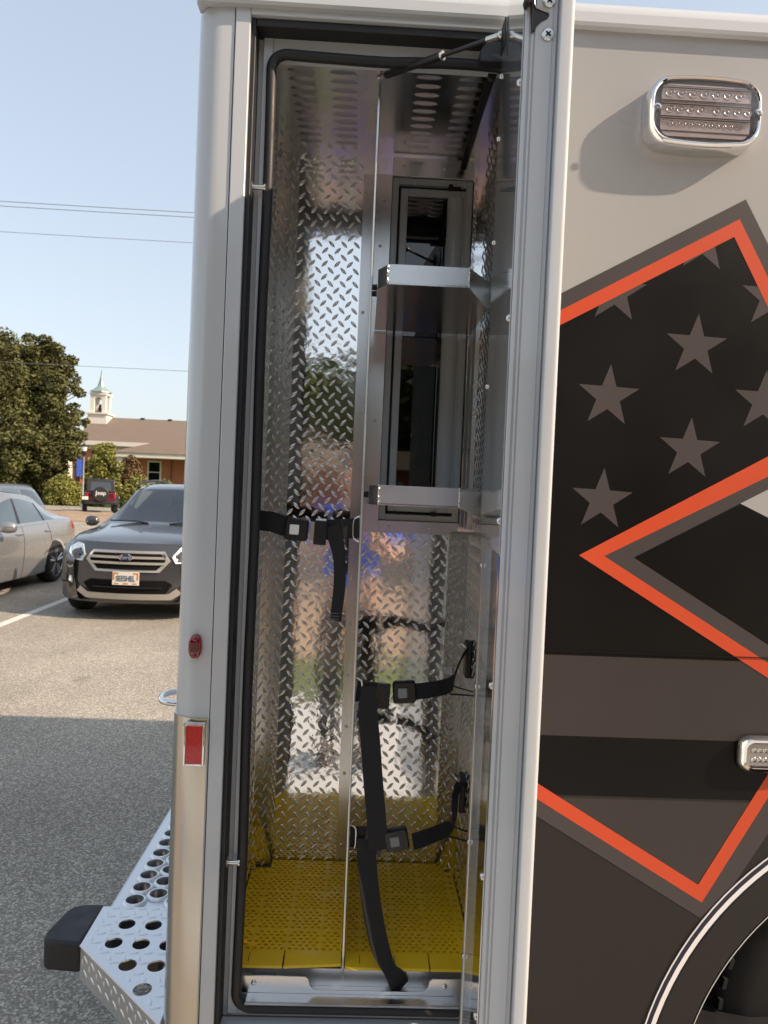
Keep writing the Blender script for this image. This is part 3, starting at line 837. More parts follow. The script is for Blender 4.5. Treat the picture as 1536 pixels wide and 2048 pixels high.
# lower dark field, its bottom following the wheel arch
AR2 = 0.66
arc2 = [(ACX+AR2*math.cos(R(180-180*k/40)), ACZ+AR2*math.sin(R(180-180*k/40))) for k in range(41)]
arc2 = [p for p in arc2 if p[1] > z_b+0.002]
h2 = math.sqrt(AR2**2-(z_b+0.002-ACZ)**2)
decal([(XL,z_b+0.002),(ACX-h2,z_b+0.002)]+arc2+[(ACX+h2,z_b+0.002),(3.0,z_b+0.002),(3.0,1.34),(XL,1.34)], 0, 'dark_lower_field', M['dark_vinyl'])
zr = 1.034
blk = [ext(i_b,i_a,XL), i_b, extz(i_b,i_c,zr), (XL,zr)]
decal(blk, 1, 'black_flag_field', M['black_vinyl'])
z1a, z1b = 1.3205, 1.156
decal([(XL,z1b),(1.245,z1b),(1.165,z1a),(XL,z1a)], 2, 'grey_flag_stripe', M['grey2_vinyl'])
# grey inside of the lower V
v_i = [xz(1074.5,1566), xz(1395.6,1769), xz(1497.7,1608)]
v_ir = xz(1536,1547)
decal([extz(v_i[0],v_i[1],1.029), v_i[1], extz(v_i[1],v_i[2],1.029)], 2, 'grey_flag_stripe', M['grey2_vinyl'])
# stars
def star(cu, cv, rot=2.0, clips=()):
    cx, cz = xz(cu, cv)
    r0, r1 = 0.0650, 0.0252
    pts = []
    for k in range(10):
        a = R(90 - rot + 36*k); r_ = r0 if k % 2 == 0 else r1
        pts.append((cx+r_*math.cos(a), cz+r_*math.sin(a)))
    for p, n in clips:
        pts = clip(pts, p, n)
    if len(pts) > 2: decal(pts, 3, 'star', M['grey_vinyl'])
def nrm(p, q, side):
    d = (q[0]-p[0], q[1]-p[1]); n = (-d[1], d[0])
    return n if side > 0 else (-n[0], -n[1])
cl1 = (i_a, nrm(i_a, i_b, -1)); cl2 = (i_b, nrm(i_b, i_c, -1))
star(1392,692); star(1216.5,793); star(1378,899); star(1203.5,1000)
star(1528,804); star(1543,596,2.0,(cl1,cl2)); star(1407,483,2.0,(cl1,cl2)); star(1231,584,2.0,(cl1,))
star(1500+200,706,2.0,(cl2,)) if False else None
# top chevron
zend = 1.2
decal([ext(o_b,o_a,XL), o_b, extz(o_b,o_c,zend), extz(n_b,n_c,zend), n_b, ext(n_b,n_a,XL)], 4, 'dark_chevron', M['grey_vinyl'])
decal([ext(n_b,n_a,XL), n_b, extz(n_b,n_c,zend), extz(i_b,i_c,zend), i_b, ext(i_b,i_a,XL)], 5, 'orange_chevron', M['orange_vinyl'])
# middle diamond
XD = 1.02
q0, qu, ql = xz(1157.6,1110.4), xz(1464.6,950), xz(1480,1320)
r0, ru, rl = xz(1208,1112), xz(1536,953), xz(1536,1326)
s0, su, sl_ = xz(1266.8,1115), xz(1480.4,1007), xz(1536,1290)
decal([s0, ext(s0,su,XD), ext(s0,sl_,XD)], 6, 'black_diamond', M['black_vinyl'])
t0 = xz(1480.4,1007); t1 = xz(1536,1035.4)
decal([t0, ext(s0,su,XD), ext(t0,t1,XD)], 7, 'pewter_diamond', M['pewter'])
decal([r0, ext(r0,ru,XD), ext(s0,su,XD), s0, ext(s0,sl_,XD), ext(r0,rl,XD)], 8, 'dark_chevron', M['grey_vinyl'])
decal([q0, ext(q0,qu,XD), ext(r0,ru,XD), r0, ext(r0,rl,XD), ext(q0,ql,XD)], 9, 'orange_chevron', M['orange_vinyl'])
# lower V
w_i, w_o, w_d = [xz(1074.5,1566), xz(1395.6,1769), xz(1536,1547)], [xz(1073,1597), xz(1403,1804.5), xz(1536,1594)], [xz(1071,1630.6), xz(1400.5,1836), xz(1465,1759)]
decal([ext(w_i[1],w_i[0],XL), w_i[1], ext(w_i[1],w_i[2],XD), ext(w_o[1],w_o[2],XD), w_o[1], ext(w_o[1],w_o[0],XL)], 9, 'orange_chevron', M['orange_vinyl'])
def outside(p, r_):
    d = math.hypot(p[0]-ACX, p[1]-ACZ); return p if d > r_ else (ACX+(p[0]-ACX)*r_/d, ACZ+(p[1]-ACZ)*r_/d)
wd_end = ext(w_o[1],w_o[2],XD)
decal([ext(w_o[1],w_o[0],XL), w_o[1], wd_end, outside((wd_end[0],wd_end[1]-0.10),0.696), outside(xz(1470,1765),0.696), outside(xz(1430,1810),0.696), outside(w_d[1],0.696), ext(w_d[1],w_d[0],XL)], 8, 'dark_chevron', M['grey_vinyl'])
# belt-line seam bead
MB().box(XL, XF, -0.0032, -0.0020, 1.3290, 1.3308).build('body_seam', M['black_vinyl'], sp, bevel=0.001)
# arch trim: flare ring, pinstripes
def ring(r0, r1, y0, y1, name, m, n=64, bev=0.0):
    b = MB(); rings = []
    for k in range(n+1):
        a = R(186 - 192*k/n)
        c_, s_ = math.cos(a), math.sin(a)
        rings.append([(ACX+r0*c_,y0,ACZ+r0*s_),(ACX+r1*c_,y0,ACZ+r1*s_),(ACX+r1*c_,y1,ACZ+r1*s_),(ACX+r0*c_,y1,ACZ+r0*s_)])
    b.loft(rings)
    return b.build(name, m, A, smooth=True, bevel=bev)
flare = ring(0.600, 0.6715, -0.0045, 0.004, 'arch_flare', M['dark_vinyl'], bev=0.003)
ring(0.6725, 0.6820, -0.0032, -0.0016, 'arch_pinstripe', M['white_trim'])
ring(0.6820, 0.6915, -0.0031, -0.0016, 'arch_pinstripe', M['navy_trim'])
ring(0.6915, 0.6940, -0.0032, -0.0016, 'arch_pinstripe', M['white_trim'])
ring(0.5975, 0.5995, -0.0055, 0.03, 'arch_lip', M['mill'])
# wheel well liner and wheels
lin = MB(); rings = []
for k in range(49):
    a = R(190 - 200*k/48); rings.append([(ACX+0.612*math.cos(a), 0.0145, ACZ+0.612*math.sin(a)), (ACX+0.605*math.cos(a), 0.70, ACZ+0.605*math.sin(a))])
lin.loft(rings, close=False, cap=False)
lin.prism([(ACX+0.61*math.cos(R(190-200*k/24)), ACZ+0.61*math.sin(R(190-200*k/24))) for k in range(25)], 'y', 0.70, 0.705)
lin.build('wheel_well', M['dark_hole'], A, smooth=True)
def tyre_mesh(Rt, Wt, n=60):
    b = MB()
    prof = [(0.55*Rt,-Wt*0.46),(0.62*Rt,-Wt*0.5),(0.85*Rt,-Wt*0.52),(0.95*Rt,-Wt*0.47),(0.985*Rt,-Wt*0.40)]
    prof += [(Rt,-Wt*0.36),(Rt,-Wt*0.13),(0.972*Rt,-Wt*0.12),(0.972*Rt,-Wt*0.08),(Rt,-Wt*0.07),(Rt,Wt*0.07),(0.972*Rt,Wt*0.08),(0.972*Rt,Wt*0.12),(Rt,Wt*0.13),(Rt,Wt*0.36)]
    prof += [(0.985*Rt,Wt*0.40),(0.95*Rt,Wt*0.47),(0.85*Rt,Wt*0.52),(0.62*Rt,Wt*0.5),(0.55*Rt,Wt*0.46)]
    b.lathe(prof, (0,0,0), 'y', n)
    for k in range(n):
        a = 2*math.pi*k/n
        m_ = Matrix.Rotation(-a,3,'Y')
        b.obox(m_ @ Vector((Rt*0.985,-Wt*0.43,0)), (Rt*0.02,Wt*0.10,Rt*0.05), m_)
    return b
for yy in (0.10+0.115, 0.10+0.40):
    ty = tyre_mesh(0.465, 0.235); 
    wh = ty.build('rear_wheel', M['tyre_blk'], A, smooth=True, angle=40); wh.location = (ACX+0.02, yy+0.03, 0.462)
    rm = MB().lathe([(0.26,-0.10),(0.25,-0.06),(0.10,-0.05),(0.09,-0.09),(0.02,-0.09)], (0,0,0), 'y', 32).build('wheel_rim', M['mill'], None, smooth=True)
    rm.parent = wh

# ---------------------------------------------------------------- warning light on the panel
def superrect(cx, cz, hw, hh, bul, r_, n=8, y=0.0, k=1.0):
    """rounded rectangle with bowed top and bottom"""
    pts = rrect(-hw, hw, -hh, hh, r_, n)
    dn = []
    for i in range(len(pts)):
        a, b = pts[i], pts[(i+1) % len(pts)]
        m_ = 12 if i % (n+1) == n else 1
        for q in range(m_): dn.append((a[0]+(b[0]-a[0])*q/m_, a[1]+(b[1]-a[1])*q/m_))
    out = []
    for x, z in dn:
        zz = z*(1+bul*(1-(x/hw)**2)); xx = x*(1+bul*0.25*(1-(z/hh)**2))
        out.append((cx+xx*k, y, cz+zz*k))
    return out
lx, lz, lhw, lhh = 0.6375, 2.4025, 0.1075, 0.0610
pr = [superrect(lx,lz,lhw+0.0015,lhh+0.001,0.14,0.032,y=-0.0008), superrect(lx,lz,lhw+0.001,lhh+0.0005,0.14,0.032,y=-0.010), superrect(lx,lz,lhw+0.0005,lhh+0.0005,0.14,0.032,y=-0.029), superrect(lx,lz,lhw-0.0005,lhh-0.0005,0.14,0.032,y=-0.034), superrect(lx,lz,lhw-0.0025,lhh-0.0025,0.14,0.031,y=-0.0385), superrect(lx,lz,lhw-0.0055,lhh-0.0055,0.14,0.030,y=-0.0405), superrect(lx,lz,lhw-0.008,lhh-0.008,0.14,0.030,y=-0.039), superrect(lx,lz,lhw-0.009,lhh-0.009,0.14,0.030,y=-0.032)]
wl = MB().loft(pr, True, True).build('warning_light', M['chrome'], A, smooth=True, angle=50)
MB().prism([(p[0],p[2]) for p in superrect(lx,lz,lhw-0.010,lhh-0.010,0.14,0.028)], 'y', -0.0335, -0.0325).build('lamp_back', M['lamp_dark'], wl)
inn = rrect(lx-0.088, lx+0.089, lz-0.050, lz+0.050, 0.018, 5)
MB().prism(inn, 'y', -0.0352, -0.0338).build('lamp_tray', M['lamp_inner'], wl)
ref = MB()
for (nn, zz, x0, x1, rr_) in ((7,0.033,-0.072,0.066,0.0095),(8,0.002,-0.070,0.072,0.0085),(11,-0.026,-0.066,0.066,0.006)):
    ref = MB()
    ref.box(lx-0.088, lx+0.090, -0.0362, -0.0354, lz+zz+0.0085, lz+zz+0.0135)
    ref.box(lx-0.088, lx+0.090, -0.0362, -0.0354, lz+zz-0.0155, lz+zz-0.0135)
    ref.build('reflector_bar', M['lamp_dark'], wl)
    for k in range(nn):
        x = x0+(x1-x0)*k/(nn-1)
        if nn == 8 and k >= 4: x += 0.012
        MB().lathe([(rr_,-0.0354),(rr_*0.86,-0.0364),(rr_*0.5,-0.0350),(rr_*0.3,-0.0357),(0.0004,-0.0362)], (lx+x*1.0,0,lz+zz), 'y', 14).build('lamp_reflector', M['lamp_ring'], wl, smooth=True, angle=60)
    bar = MB()
    for dz in (0.0105, 0.0065, 0.0018):
        bar.tube([(lx-0.086,-0.0372,lz+zz+dz),(lx+0.088,-0.0372,lz+zz+dz)], 0.0006, 6)
    bar.build('lens_rib', M['lamp_inner'], wl, smooth=True)
lens = [superrect(lx,lz,lhw-0.0085,lhh-0.0085,0.14,0.030,y=-0.0380), superrect(lx,lz,lhw-0.010,lhh-0.010,0.14,0.028,y=-0.0435), superrect(lx,lz,lhw-0.020,lhh-0.020,0.14,0.022,y=-0.0455)]
MB().loft(lens, True, True).build('lamp_lens', M['clear_lens'], wl, smooth=True, angle=60)
for sx in (-1,1):
    MB().lathe([(0.0075,-0.0455),(0.0075,-0.0465),(0.004,-0.047),(0.0005,-0.0465)], (lx+sx*(lhw-0.008),0,lz-0.002), 'y', 14).build('lamp_screw', M['screw'], wl, smooth=True)
# lower marker light in chrome bezel
mx, mz = 0.862, 1.134
pr = [superrect(mx,mz,0.076,0.036,0.03,0.022,y=-0.0055), superrect(mx,mz,0.075,0.035,0.03,0.022,y=-0.016), superrect(mx,mz,0.070,0.031,0.03,0.020,y=-0.022), superrect(mx,mz,0.064,0.026,0.03,0.016,y=-0.021), superrect(mx,mz,0.062,0.024,0.03,0.015,y=-0.010)]
ml = MB().loft(pr, True, True).build('side_marker_lamp', M['chrome'], A, smooth=True, angle=50)
MB().prism(rrect(mx-0.060,mx+0.060,mz-0.022,mz+0.022,0.014,5), 'y', -0.0135, -0.0115).build('lamp_tray', M['lamp_ring'], ml)
for k in range(9):
    for zz in (0.009,-0.010):
        MB().lathe([(0.0055,-0.0138),(0.0045,-0.0152),(0.002,-0.0142),(0.0003,-0.0150)], (mx-0.045+0.0112*k,0,mz+zz), 'y', 12).build('lamp_reflector', M['chrome'], ml, smooth=True, angle=60)
MB().prism(rrect(mx-0.061,mx+0.061,mz-0.023,mz+0.023,0.015,5), 'y', -0.0195, -0.0172).build('lamp_lens', M['clear_lens'], ml, bevel=0.001)
# small red oval clearance lamp on the post
rx, rz_ = -0.3195, 1.3125
yp = 0.0
ov = lambda kx, kz, y: [(rx+0.0135*kx*math.copysign(abs(math.cos(a))**0.8, math.cos(a)), y, rz_+0.0245*kz*math.copysign(abs(math.sin(a))**0.9, math.sin(a))) for a in [2*math.pi*k/28 for k in range(28)]]
cl_ = MB().loft([ov(1,1,0.006), ov(1,1,-0.006), ov(0.93,0.95,-0.010), ov(0.7,0.8,-0.0125)]).build('clearance_lamp', M['red_lens'], A, smooth=True, angle=50)
MB().box(rx-0.0085,rx+0.0085,-0.0140,-0.0118,rz_-0.010,rz_+0.009).build('lamp_core', M['red_dark'], cl_, bevel=0.002)
for dz in (0.0165,-0.0175):
    MB().lathe([(0.0055,-0.0112),(0.0045,-0.0142),(0.002,-0.0155),(0.0002,-0.0158)], (rx,0,rz_+dz), 'y', 12).build('lamp_screw', M['red_lens'], cl_, smooth=True)
# reflector in chrome frame
fx0, fx1, fz0, fz1 = -0.335, -0.293, 1.074, 1.159
bxr = MB(); ringbox(bxr, fx0, fx1, fz0, fz1, 0.0045, -0.0115, -0.004)
rf = bxr.build('side_reflector', M['chrome'], A, bevel=0.0015)
bxp('reflector_lens', M['reflector'], rf, fx0+0.004, fx1-0.004, -0.0095, -0.0042, fz0+0.004, fz1-0.004, 0.001)
MB().prism([(-0.0115,fz1-0.004),(-0.016,fz1+0.001),(-0.004,fz1+0.002),(-0.004,fz1-0.004)], 'x', fx0, fx1).build('frame_cap', M['chrome'], rf)
# chrome grab loop on the rear face
gp = smooth_path([(XR+0.005,0.36,1.115),(XR-0.060,0.36,1.116),(XR-0.088,0.35,1.117),(XR-0.100,0.315,1.118),(XR-0.092,0.28,1.117),(XR-0.066,0.265,1.116),(XR+0.005,0.262,1.115)], 5)
MB().tube(gp, 0.0075, 12).build('grab_loop', M['chrome'], A, smooth=True, angle=60)

# ---------------------------------------------------------------- rear step bumper
SZ = 0.520
holes = [(-0.548,0.363),(-0.481,0.361),(-0.415,0.360),(-0.555,0.288),(-0.489,0.286),(-0.424,0.284),(-0.496,0.209),(-0.430,0.208),(-0.438,0.130)]
def step_plate(poly, holes, r_, z):
    import mathutils
    n = 18
    verts = [Vector(p) for p in poly]; edges = [(i, (i+1) % len(poly)) for i in range(len(poly))]
    loops = []
    for (cx, cy) in holes:
        b = len(verts)
        for k in range(n):
            verts.append(Vector((cx+r_*math.cos(2*math.pi*k/n), cy+r_*math.sin(2*math.pi*k/n))))
            edges.append((b+k, b+(k+1) % n))
    res = mathutils.geometry.delaunay_2d_cdt(verts, edges, [], 0, 1e-6)
    v2, f2 = res[0], res[2]
    F = []
    for f in f2:
        c = Vector((sum(v2[i].x for i in f)/len(f), sum(v2[i].y for i in f)/len(f)))
        if any((c-Vector(h)).length < r_*0.98 for h in holes): continue
        ins = False
        m_ = len(poly)
        for i in range(m_):
            a, b = poly[i], poly[(i+1) % m_]
            if (a[1] > c.y) != (b[1] > c.y) and c.x < (b[0]-a[0])*(c.y-a[1])/(b[1]-a[1])+a[0]: ins = not ins
        if ins: F.append(tuple(f))
    return [(p.x, p.y, z) for p in v2], F
E_L = [(-0.632,0.437),(-0.632,0.276),(-0.36,-0.005),(0.0,-0.005),(0.0,0.437)]
E_L = [(-0.6335,0.437),(-0.6305,0.280),(-0.372,0.030),(-0.372,0.437)]
vv, ff = step_plate(E_L, holes, 0.0205, SZ)
bm_ = MB().add(vv, ff)
me = bm_.mesh('bumper_step', M['step_plate'])
step = bpy.data.objects.new('bumper_step', me); COL.objects.link(step); adopt(step, A)
sd = step.modifiers.new('thick','SOLIDIFY'); sd.thickness = 0.004; sd.offset = -1 if True else 0
def sks(c):
    if c.x > -0.375 or c.x < -0.622 or c.y > 0.432: return True
    if c.y < 0.030+(c.x+0.372)*(0.250/-0.2585)+0.016: return True
    return any(math.hypot(c.x-h[0], c.y-h[1]) < 0.030 for h in holes)
lugs('tread_lugs', (-0.64,0.03,SZ+0.0001), (1,0,0), (0,1,0), (0,0,1), 0.27, 0.42, step, M['step_plate'], sks, H=0.0016, ang=(12,-62))
# angled skirt below the step
a_, b_ = Vector((-0.6305,0.280,0)), Vector((-0.372,0.030,0))
d_ = (b_-a_).normalized(); n_ = Vector((d_.y,-d_.x,0)); 
if n_.y > 0: n_ = -n_
sk = MB(); sk.add([a_+Vector((0,0,SZ-0.002)), b_+Vector((0,0,SZ-0.002)), b_+Vector((0,0,SZ-0.085)), a_+Vector((0,0,SZ-0.085)), a_-n_*0.004+Vector((0,0,SZ-0.002)), b_-n_*0.004+Vector((0,0,SZ-0.002)), b_-n_*0.004+Vector((0,0,SZ-0.085)), a_-n_*0.004+Vector((0,0,SZ-0.085))],
       [(0,1,2,3),(5,4,7,6),(0,4,5,1),(3,2,6,7),(1,5,6,2),(0,3,7,4)])
skirt = sk.build('bumper_skirt', M['step_plate'], A)
MB().tube([a_+Vector((0,0,SZ-0.0032)), b_+Vector((0,0,SZ-0.0032))], 0.0034, 8).build('folded_edge', M['step_plate'], skirt, smooth=True)
lugs('tread_lugs', a_+Vector((0,0,SZ-0.085)), d_, (0,0,1), n_, (b_-a_).length, 0.083, skirt, M['step_plate'], None, px=0.036, py=0.034, H=0.0018, ang=(80,-28))
bxp('bumper_beam', M['plastic_blk'], A, -0.60, -0.37, 0.44, 1.95, 0.40, 0.455, 0.004)
bxp('bumper_end', M['plastic_blk'], A, -0.60, -0.45, 0.30, 0.437, 0.42, 0.47, 0.003)
# grip-strut grating: raised collars with open centres
gx0, gx1, gy0, gy1 = -0.6165, -0.372, 0.439, 1.95
GZ = SZ-0.006
gr_h = []
py_ = 0.052; row = 0
y = gy0+0.030
rows = []
for cxi in range(4):
    cx = -0.562 + cxi*0.054
    yy = gy0+0.030 + (cxi % 2)*0.031
    while yy < 1.75:
        gr_h.append((cx, yy)); yy += 0.062
vv, ff = step_plate([(gx0,gy0),(gx1,gy0),(gx1,gy1),(gx0,gy1)], gr_h, 0.0235, GZ)
gm = MB().add(vv, ff).mesh('grating', M['step_plate'])
grat = bpy.data.objects.new('step_grating', gm); COL.objects.link(grat); adopt(grat, A)
cb = MB().lathe([(0.0285,0.0),(0.0265,0.007),(0.0235,0.009),(0.0205,0.008),(0.0200,-0.012)], (0,0,0), 'z', 18)
cme = MB(); 
rings = []
for r_, h in [(0.0330,0.0003),(0.0305,0.006),(0.0270,0.0090),(0.0235,0.0080),(0.0222,-0.004),(0.0228,-0.016)]:
    rings.append([(r_*math.cos(2*math.pi*k/20), r_*math.sin(2*math.pi*k/20)*0.92, h) for k in range(20)])
cme.loft(rings, True, False)
cmesh = cme.mesh('grip_collar', M['step_plate'], True, 60)
for (cx, cy) in gr_h:
    o = bpy.data.objects.new('grip_collar', cmesh); COL.objects.link(o); o.location = (cx, cy, GZ); adopt(o, grat)
bxp('grating_rail', M['step_plate'], A, gx0-0.002, gx0+0.002, gy0, gy1, GZ-0.045, GZ, 0.001)
# rubber dock bumper
rb = MB()
rp = [(-0.6335,0.290),(-0.712,0.297),(-0.733,0.312),(-0.738,0.335),(-0.724,0.430),(-0.712,0.450),(-0.690,0.460),(-0.6335,0.462)]
rb.prism(rp, 'z', 0.440, 0.514)
rb.build('dock_bumper', M['rubber'], A, bevel=0.010, seg=3)

# ================================================================== FLOOR MATS
def mat_tile(x0, x1, y0, y1, parent, bands, inside, name='mat_tile', z0=0.6025, z1=0.6165):
    """open-grid vinyl tile: rhombic holes between diagonal bars, plain bands across"""
    V = []; Fc = []
    pxx = 0.0165
    nx = max(1, round((x1-x0)/pxx)); pxx = (x1-x0)/nx
    pyy = 0.0120
    def q(*p):
        b = len(V); V.extend(p); Fc.append(tuple(range(b, b+len(p))))
    y = y0; rows_ = []
    for (ya, yb, holes_) in bands:
        if yb <= y0 or ya >= y1: continue
        ya = max(ya, y0); yb = min(yb, y1)
        if not holes_:
            if inside(x0,yb) and inside(x1,yb): q((x0,ya,z1),(x1,ya,z1),(x1,yb,z1),(x0,yb,z1))
            continue
        nr = max(1, round((yb-ya)/pyy)); h = (yb-ya)/nr
        for r_ in range(nr):
            yc = ya+(r_+0.5)*h
            off = 0.5 if r_ % 2 else 0.0
            xs = [x0+(i+off)*pxx for i in range(-1 if off else 0, nx+1)]
            for xa in xs:
                xb = xa+pxx
                A_, B_ = max(xa,x0), min(xb,x1)
                if B_-A_ < 1e-5 or not inside((A_+B_)/2, yc): continue
                if B_-A_ < pxx*0.9:
                    q((A_,yc-h/2,z1),(B_,yc-h/2,z1),(B_,yc+h/2,z1),(A_,yc+h/2,z1)); continue
                cx = (A_+B_)/2; hw = pxx*0.41; hh = h*0.42
                E = (cx+hw,yc); N = (cx,yc+hh); W = (cx-hw,yc); S = (cx,yc-hh)
                c00=(A_,yc-h/2); c10=(B_,yc-h/2); c11=(B_,yc+h/2); c01=(A_,yc+h/2)
                for poly in ((c00,c10,S),(c10,c11,E),(c11,c01,N),(c01,c00,W),(c10,E,S),(c11,N,E),(c01,W,N),(c00,S,W)):
                    q(*[(p[0],p[1],z1) for p in poly])
                for a, b in ((E,N),(N,W),(W,S),(S,E)):
                    q((a[0],a[1],z1),(b[0],b[1],z1),(b[0],b[1],z0),(a[0],a[1],z0))
    # rim
    for a, b in (((x0,y0),(x1,y0)),((x1,y0),(x1,y1)),((x1,y1),(x0,y1)),((x0,y1),(x0,y0))):
        q((a[0],a[1],z0),(b[0],b[1],z0),(b[0],b[1],z1),(a[0],a[1],z1))
    me = bpy.data.meshes.new(name); me.from_pydata(V, [], Fc); me.materials.append(M['yellow'])
    o = bpy.data.objects.new(name, me); COL.objects.link(o); adopt(o, parent)
    return o
bands = []
yb_ = 0.512
k = 0
edges_ = [0.128,0.199,0.206,0.277,0.284,0.355,0.362,0.433,0.440,0.513]
bands = [(edges_[i], edges_[i+1], i % 2 == 0) for i in range(len(edges_)-1)]
def floor_mat(x0, seams, x1, label, lift):
    rt_ = root('floor_mat', ((x0+x1)/2, 0.30, 0.602), label, 'floor mat', 'yellow drainage mats on the compartment floor')
    xs = [x0]+seams+[x1]
    for i in range(len(xs)-1):
        mat_tile(xs[i]+0.0002, xs[i+1]-0.0002, 0.128, 0.512 if xs[i] > -0.21 and xs[i+1] < 0.27 else 0.470, rt_, bands, lambda x, y: (y-YC) < (x-WL)*1.26-0.004 and (y-YC) < (WR-x)*1.41-0.004)
    # plain bevelled edge strips along the front
    def strip(a, b, l0, l1, wdt=0.050):
        y0, y1 = 0.127-wdt, 0.1272
        MB().add([(a,y1,0.6165),(b,y1,0.6165),(b,y0+0.004,0.6128+l1),(a,y0+0.004,0.6128+l0),(a,y0,0.6095+l0),(b,y0,0.6095+l1),(b,y1,0.603),(a,y1,0.603)],
                 [(0,1,2,3),(3,2,5,4),(4,5,6,7),(0,3,4,7),(1,6,5,2),(0,7,6,1)]).build('edge_strip', M['yellow'], rt_)
    return rt_, strip
r1_, st1 = floor_mat(-0.253, [-0.204,-0.128,-0.052], -0.0035, 'yellow open-grid mat on the compartment floor left of the divider', 0)
st1(-0.2505,-0.1305,0,0); st1(-0.1265,-0.0045,0,0.007)
r2_, st2 = floor_mat(0.0035, [0.036,0.112,0.188,0.264], 0.285, 'yellow open-grid mat right of the divider, under the hanging belt', 0)
st2(0.0045,0.1865,0,0); st2(0.1895,0.2830,0,0)
for rr0, sx_ in ((r1_, (-0.204,-0.052)), (r2_, (0.036,0.112))):
    for xx in sx_:
        bxp('tile_seam', M['dark_hole'], rr0, xx-0.0006, xx+0.0006, 0.092, 0.1268, 0.6138, 0.6158)

# ================================================================== PARKED VEHICLES
M['paint_grey'] = vary(mat('dark_grey_car_paint', (0.070,0.070,0.074), 0.22, 0.55, coat=1.0), 3, 0.05, 0.03)
M['paint_silver'] = vary(mat('silver_car_paint', (0.31,0.31,0.315), 0.28, 0.6, coat=1.0), 3, 0.04, 0.03)
M['paint_van'] = vary(mat('grey_van_paint', (0.16,0.165,0.18), 0.25, 0.5, coat=1.0), 3, 0.04, 0.03)
M['paint_maroon'] = vary(mat('maroon_car_paint', (0.12,0.006,0.016), 0.25, 0.2, coat=1.0), 3, 0.05, 0.03)
M['car_glass'] = mat('car_window_glass', (0.035,0.048,0.052), 0.03, spec=0.9, coat=1.0, ior=1.8)
M['car_glass_dk'] = mat('tinted_car_glass', (0.008,0.009,0.010), 0.03, spec=0.9, coat=1.0, ior=1.6)
M['car_black'] = vary(mat('car_black_trim', (0.015,0.015,0.016), 0.45), 10, 0.2, 0.06)
M['tyre'] = vary(mat('tyre_rubber', (0.014,0.014,0.014), 0.75), 20, 0.2, 0.08)
M['alloy'] = vary(mat('alloy_wheel', (0.46,0.46,0.46), 0.32, 0.85), 8, 0.06, 0.06)
M['headlamp'] = vary(mat('headlamp_lens', (0.72,0.78,0.84), 0.08, 0.15, coat=1.0), 14, 0.25, 0.03)
M['silver_trim'] = mat('satin_silver_trim', (0.55,0.52,0.48), 0.32, 0.6)
M['tail_red'] = mat('tail_lamp_red', (0.30,0.008,0.012), 0.15, coat=1.0)
M['plate_white'] = mat('number_plate', (0.72,0.68,0.60), 0.5)
M['plate_orange'] = mat('number_plate_border', (0.55,0.22,0.06), 0.5)
M['ink_navy'] = mat('navy_ink', (0.03,0.05,0.12), 0.5)
M['emblem_blue'] = mat('emblem_blue', (0.02,0.04,0.10), 0.2, coat=1.0)
M['white_ink'] = mat('white_ink', (0.75,0.75,0.75), 0.5)
M['interior'] = mat('car_interior', (0.05,0.05,0.05), 0.8)

def pchip(P, per):
    """monotone cubic resampling along axis 0; P (n,...)"""
    P = np.asarray(P, float); n = len(P)
    d = np.diff(P, axis=0)
    m = np.zeros_like(P)
    a, b = d[:-1], d[1:]
    with np.errstate(divide='ignore', invalid='ignore'):
        hm = np.where(a*b > 0, 2*a*b/(a+b), 0)
    m[1:-1] = hm; m[0] = d[0]; m[-1] = d[-1]
    out = []
    for i in range(n-1):
        for k in range(per):
            t = k/per
            h00 = 2*t**3-3*t**2+1; h10 = t**3-2*t**2+t; h01 = -2*t**3+3*t**2; h11 = t**3-t**2
            out.append(h00*P[i]+h10*m[i]+h01*P[i+1]+h11*m[i+1])
    out.append(P[-1])
    return np.array(out)

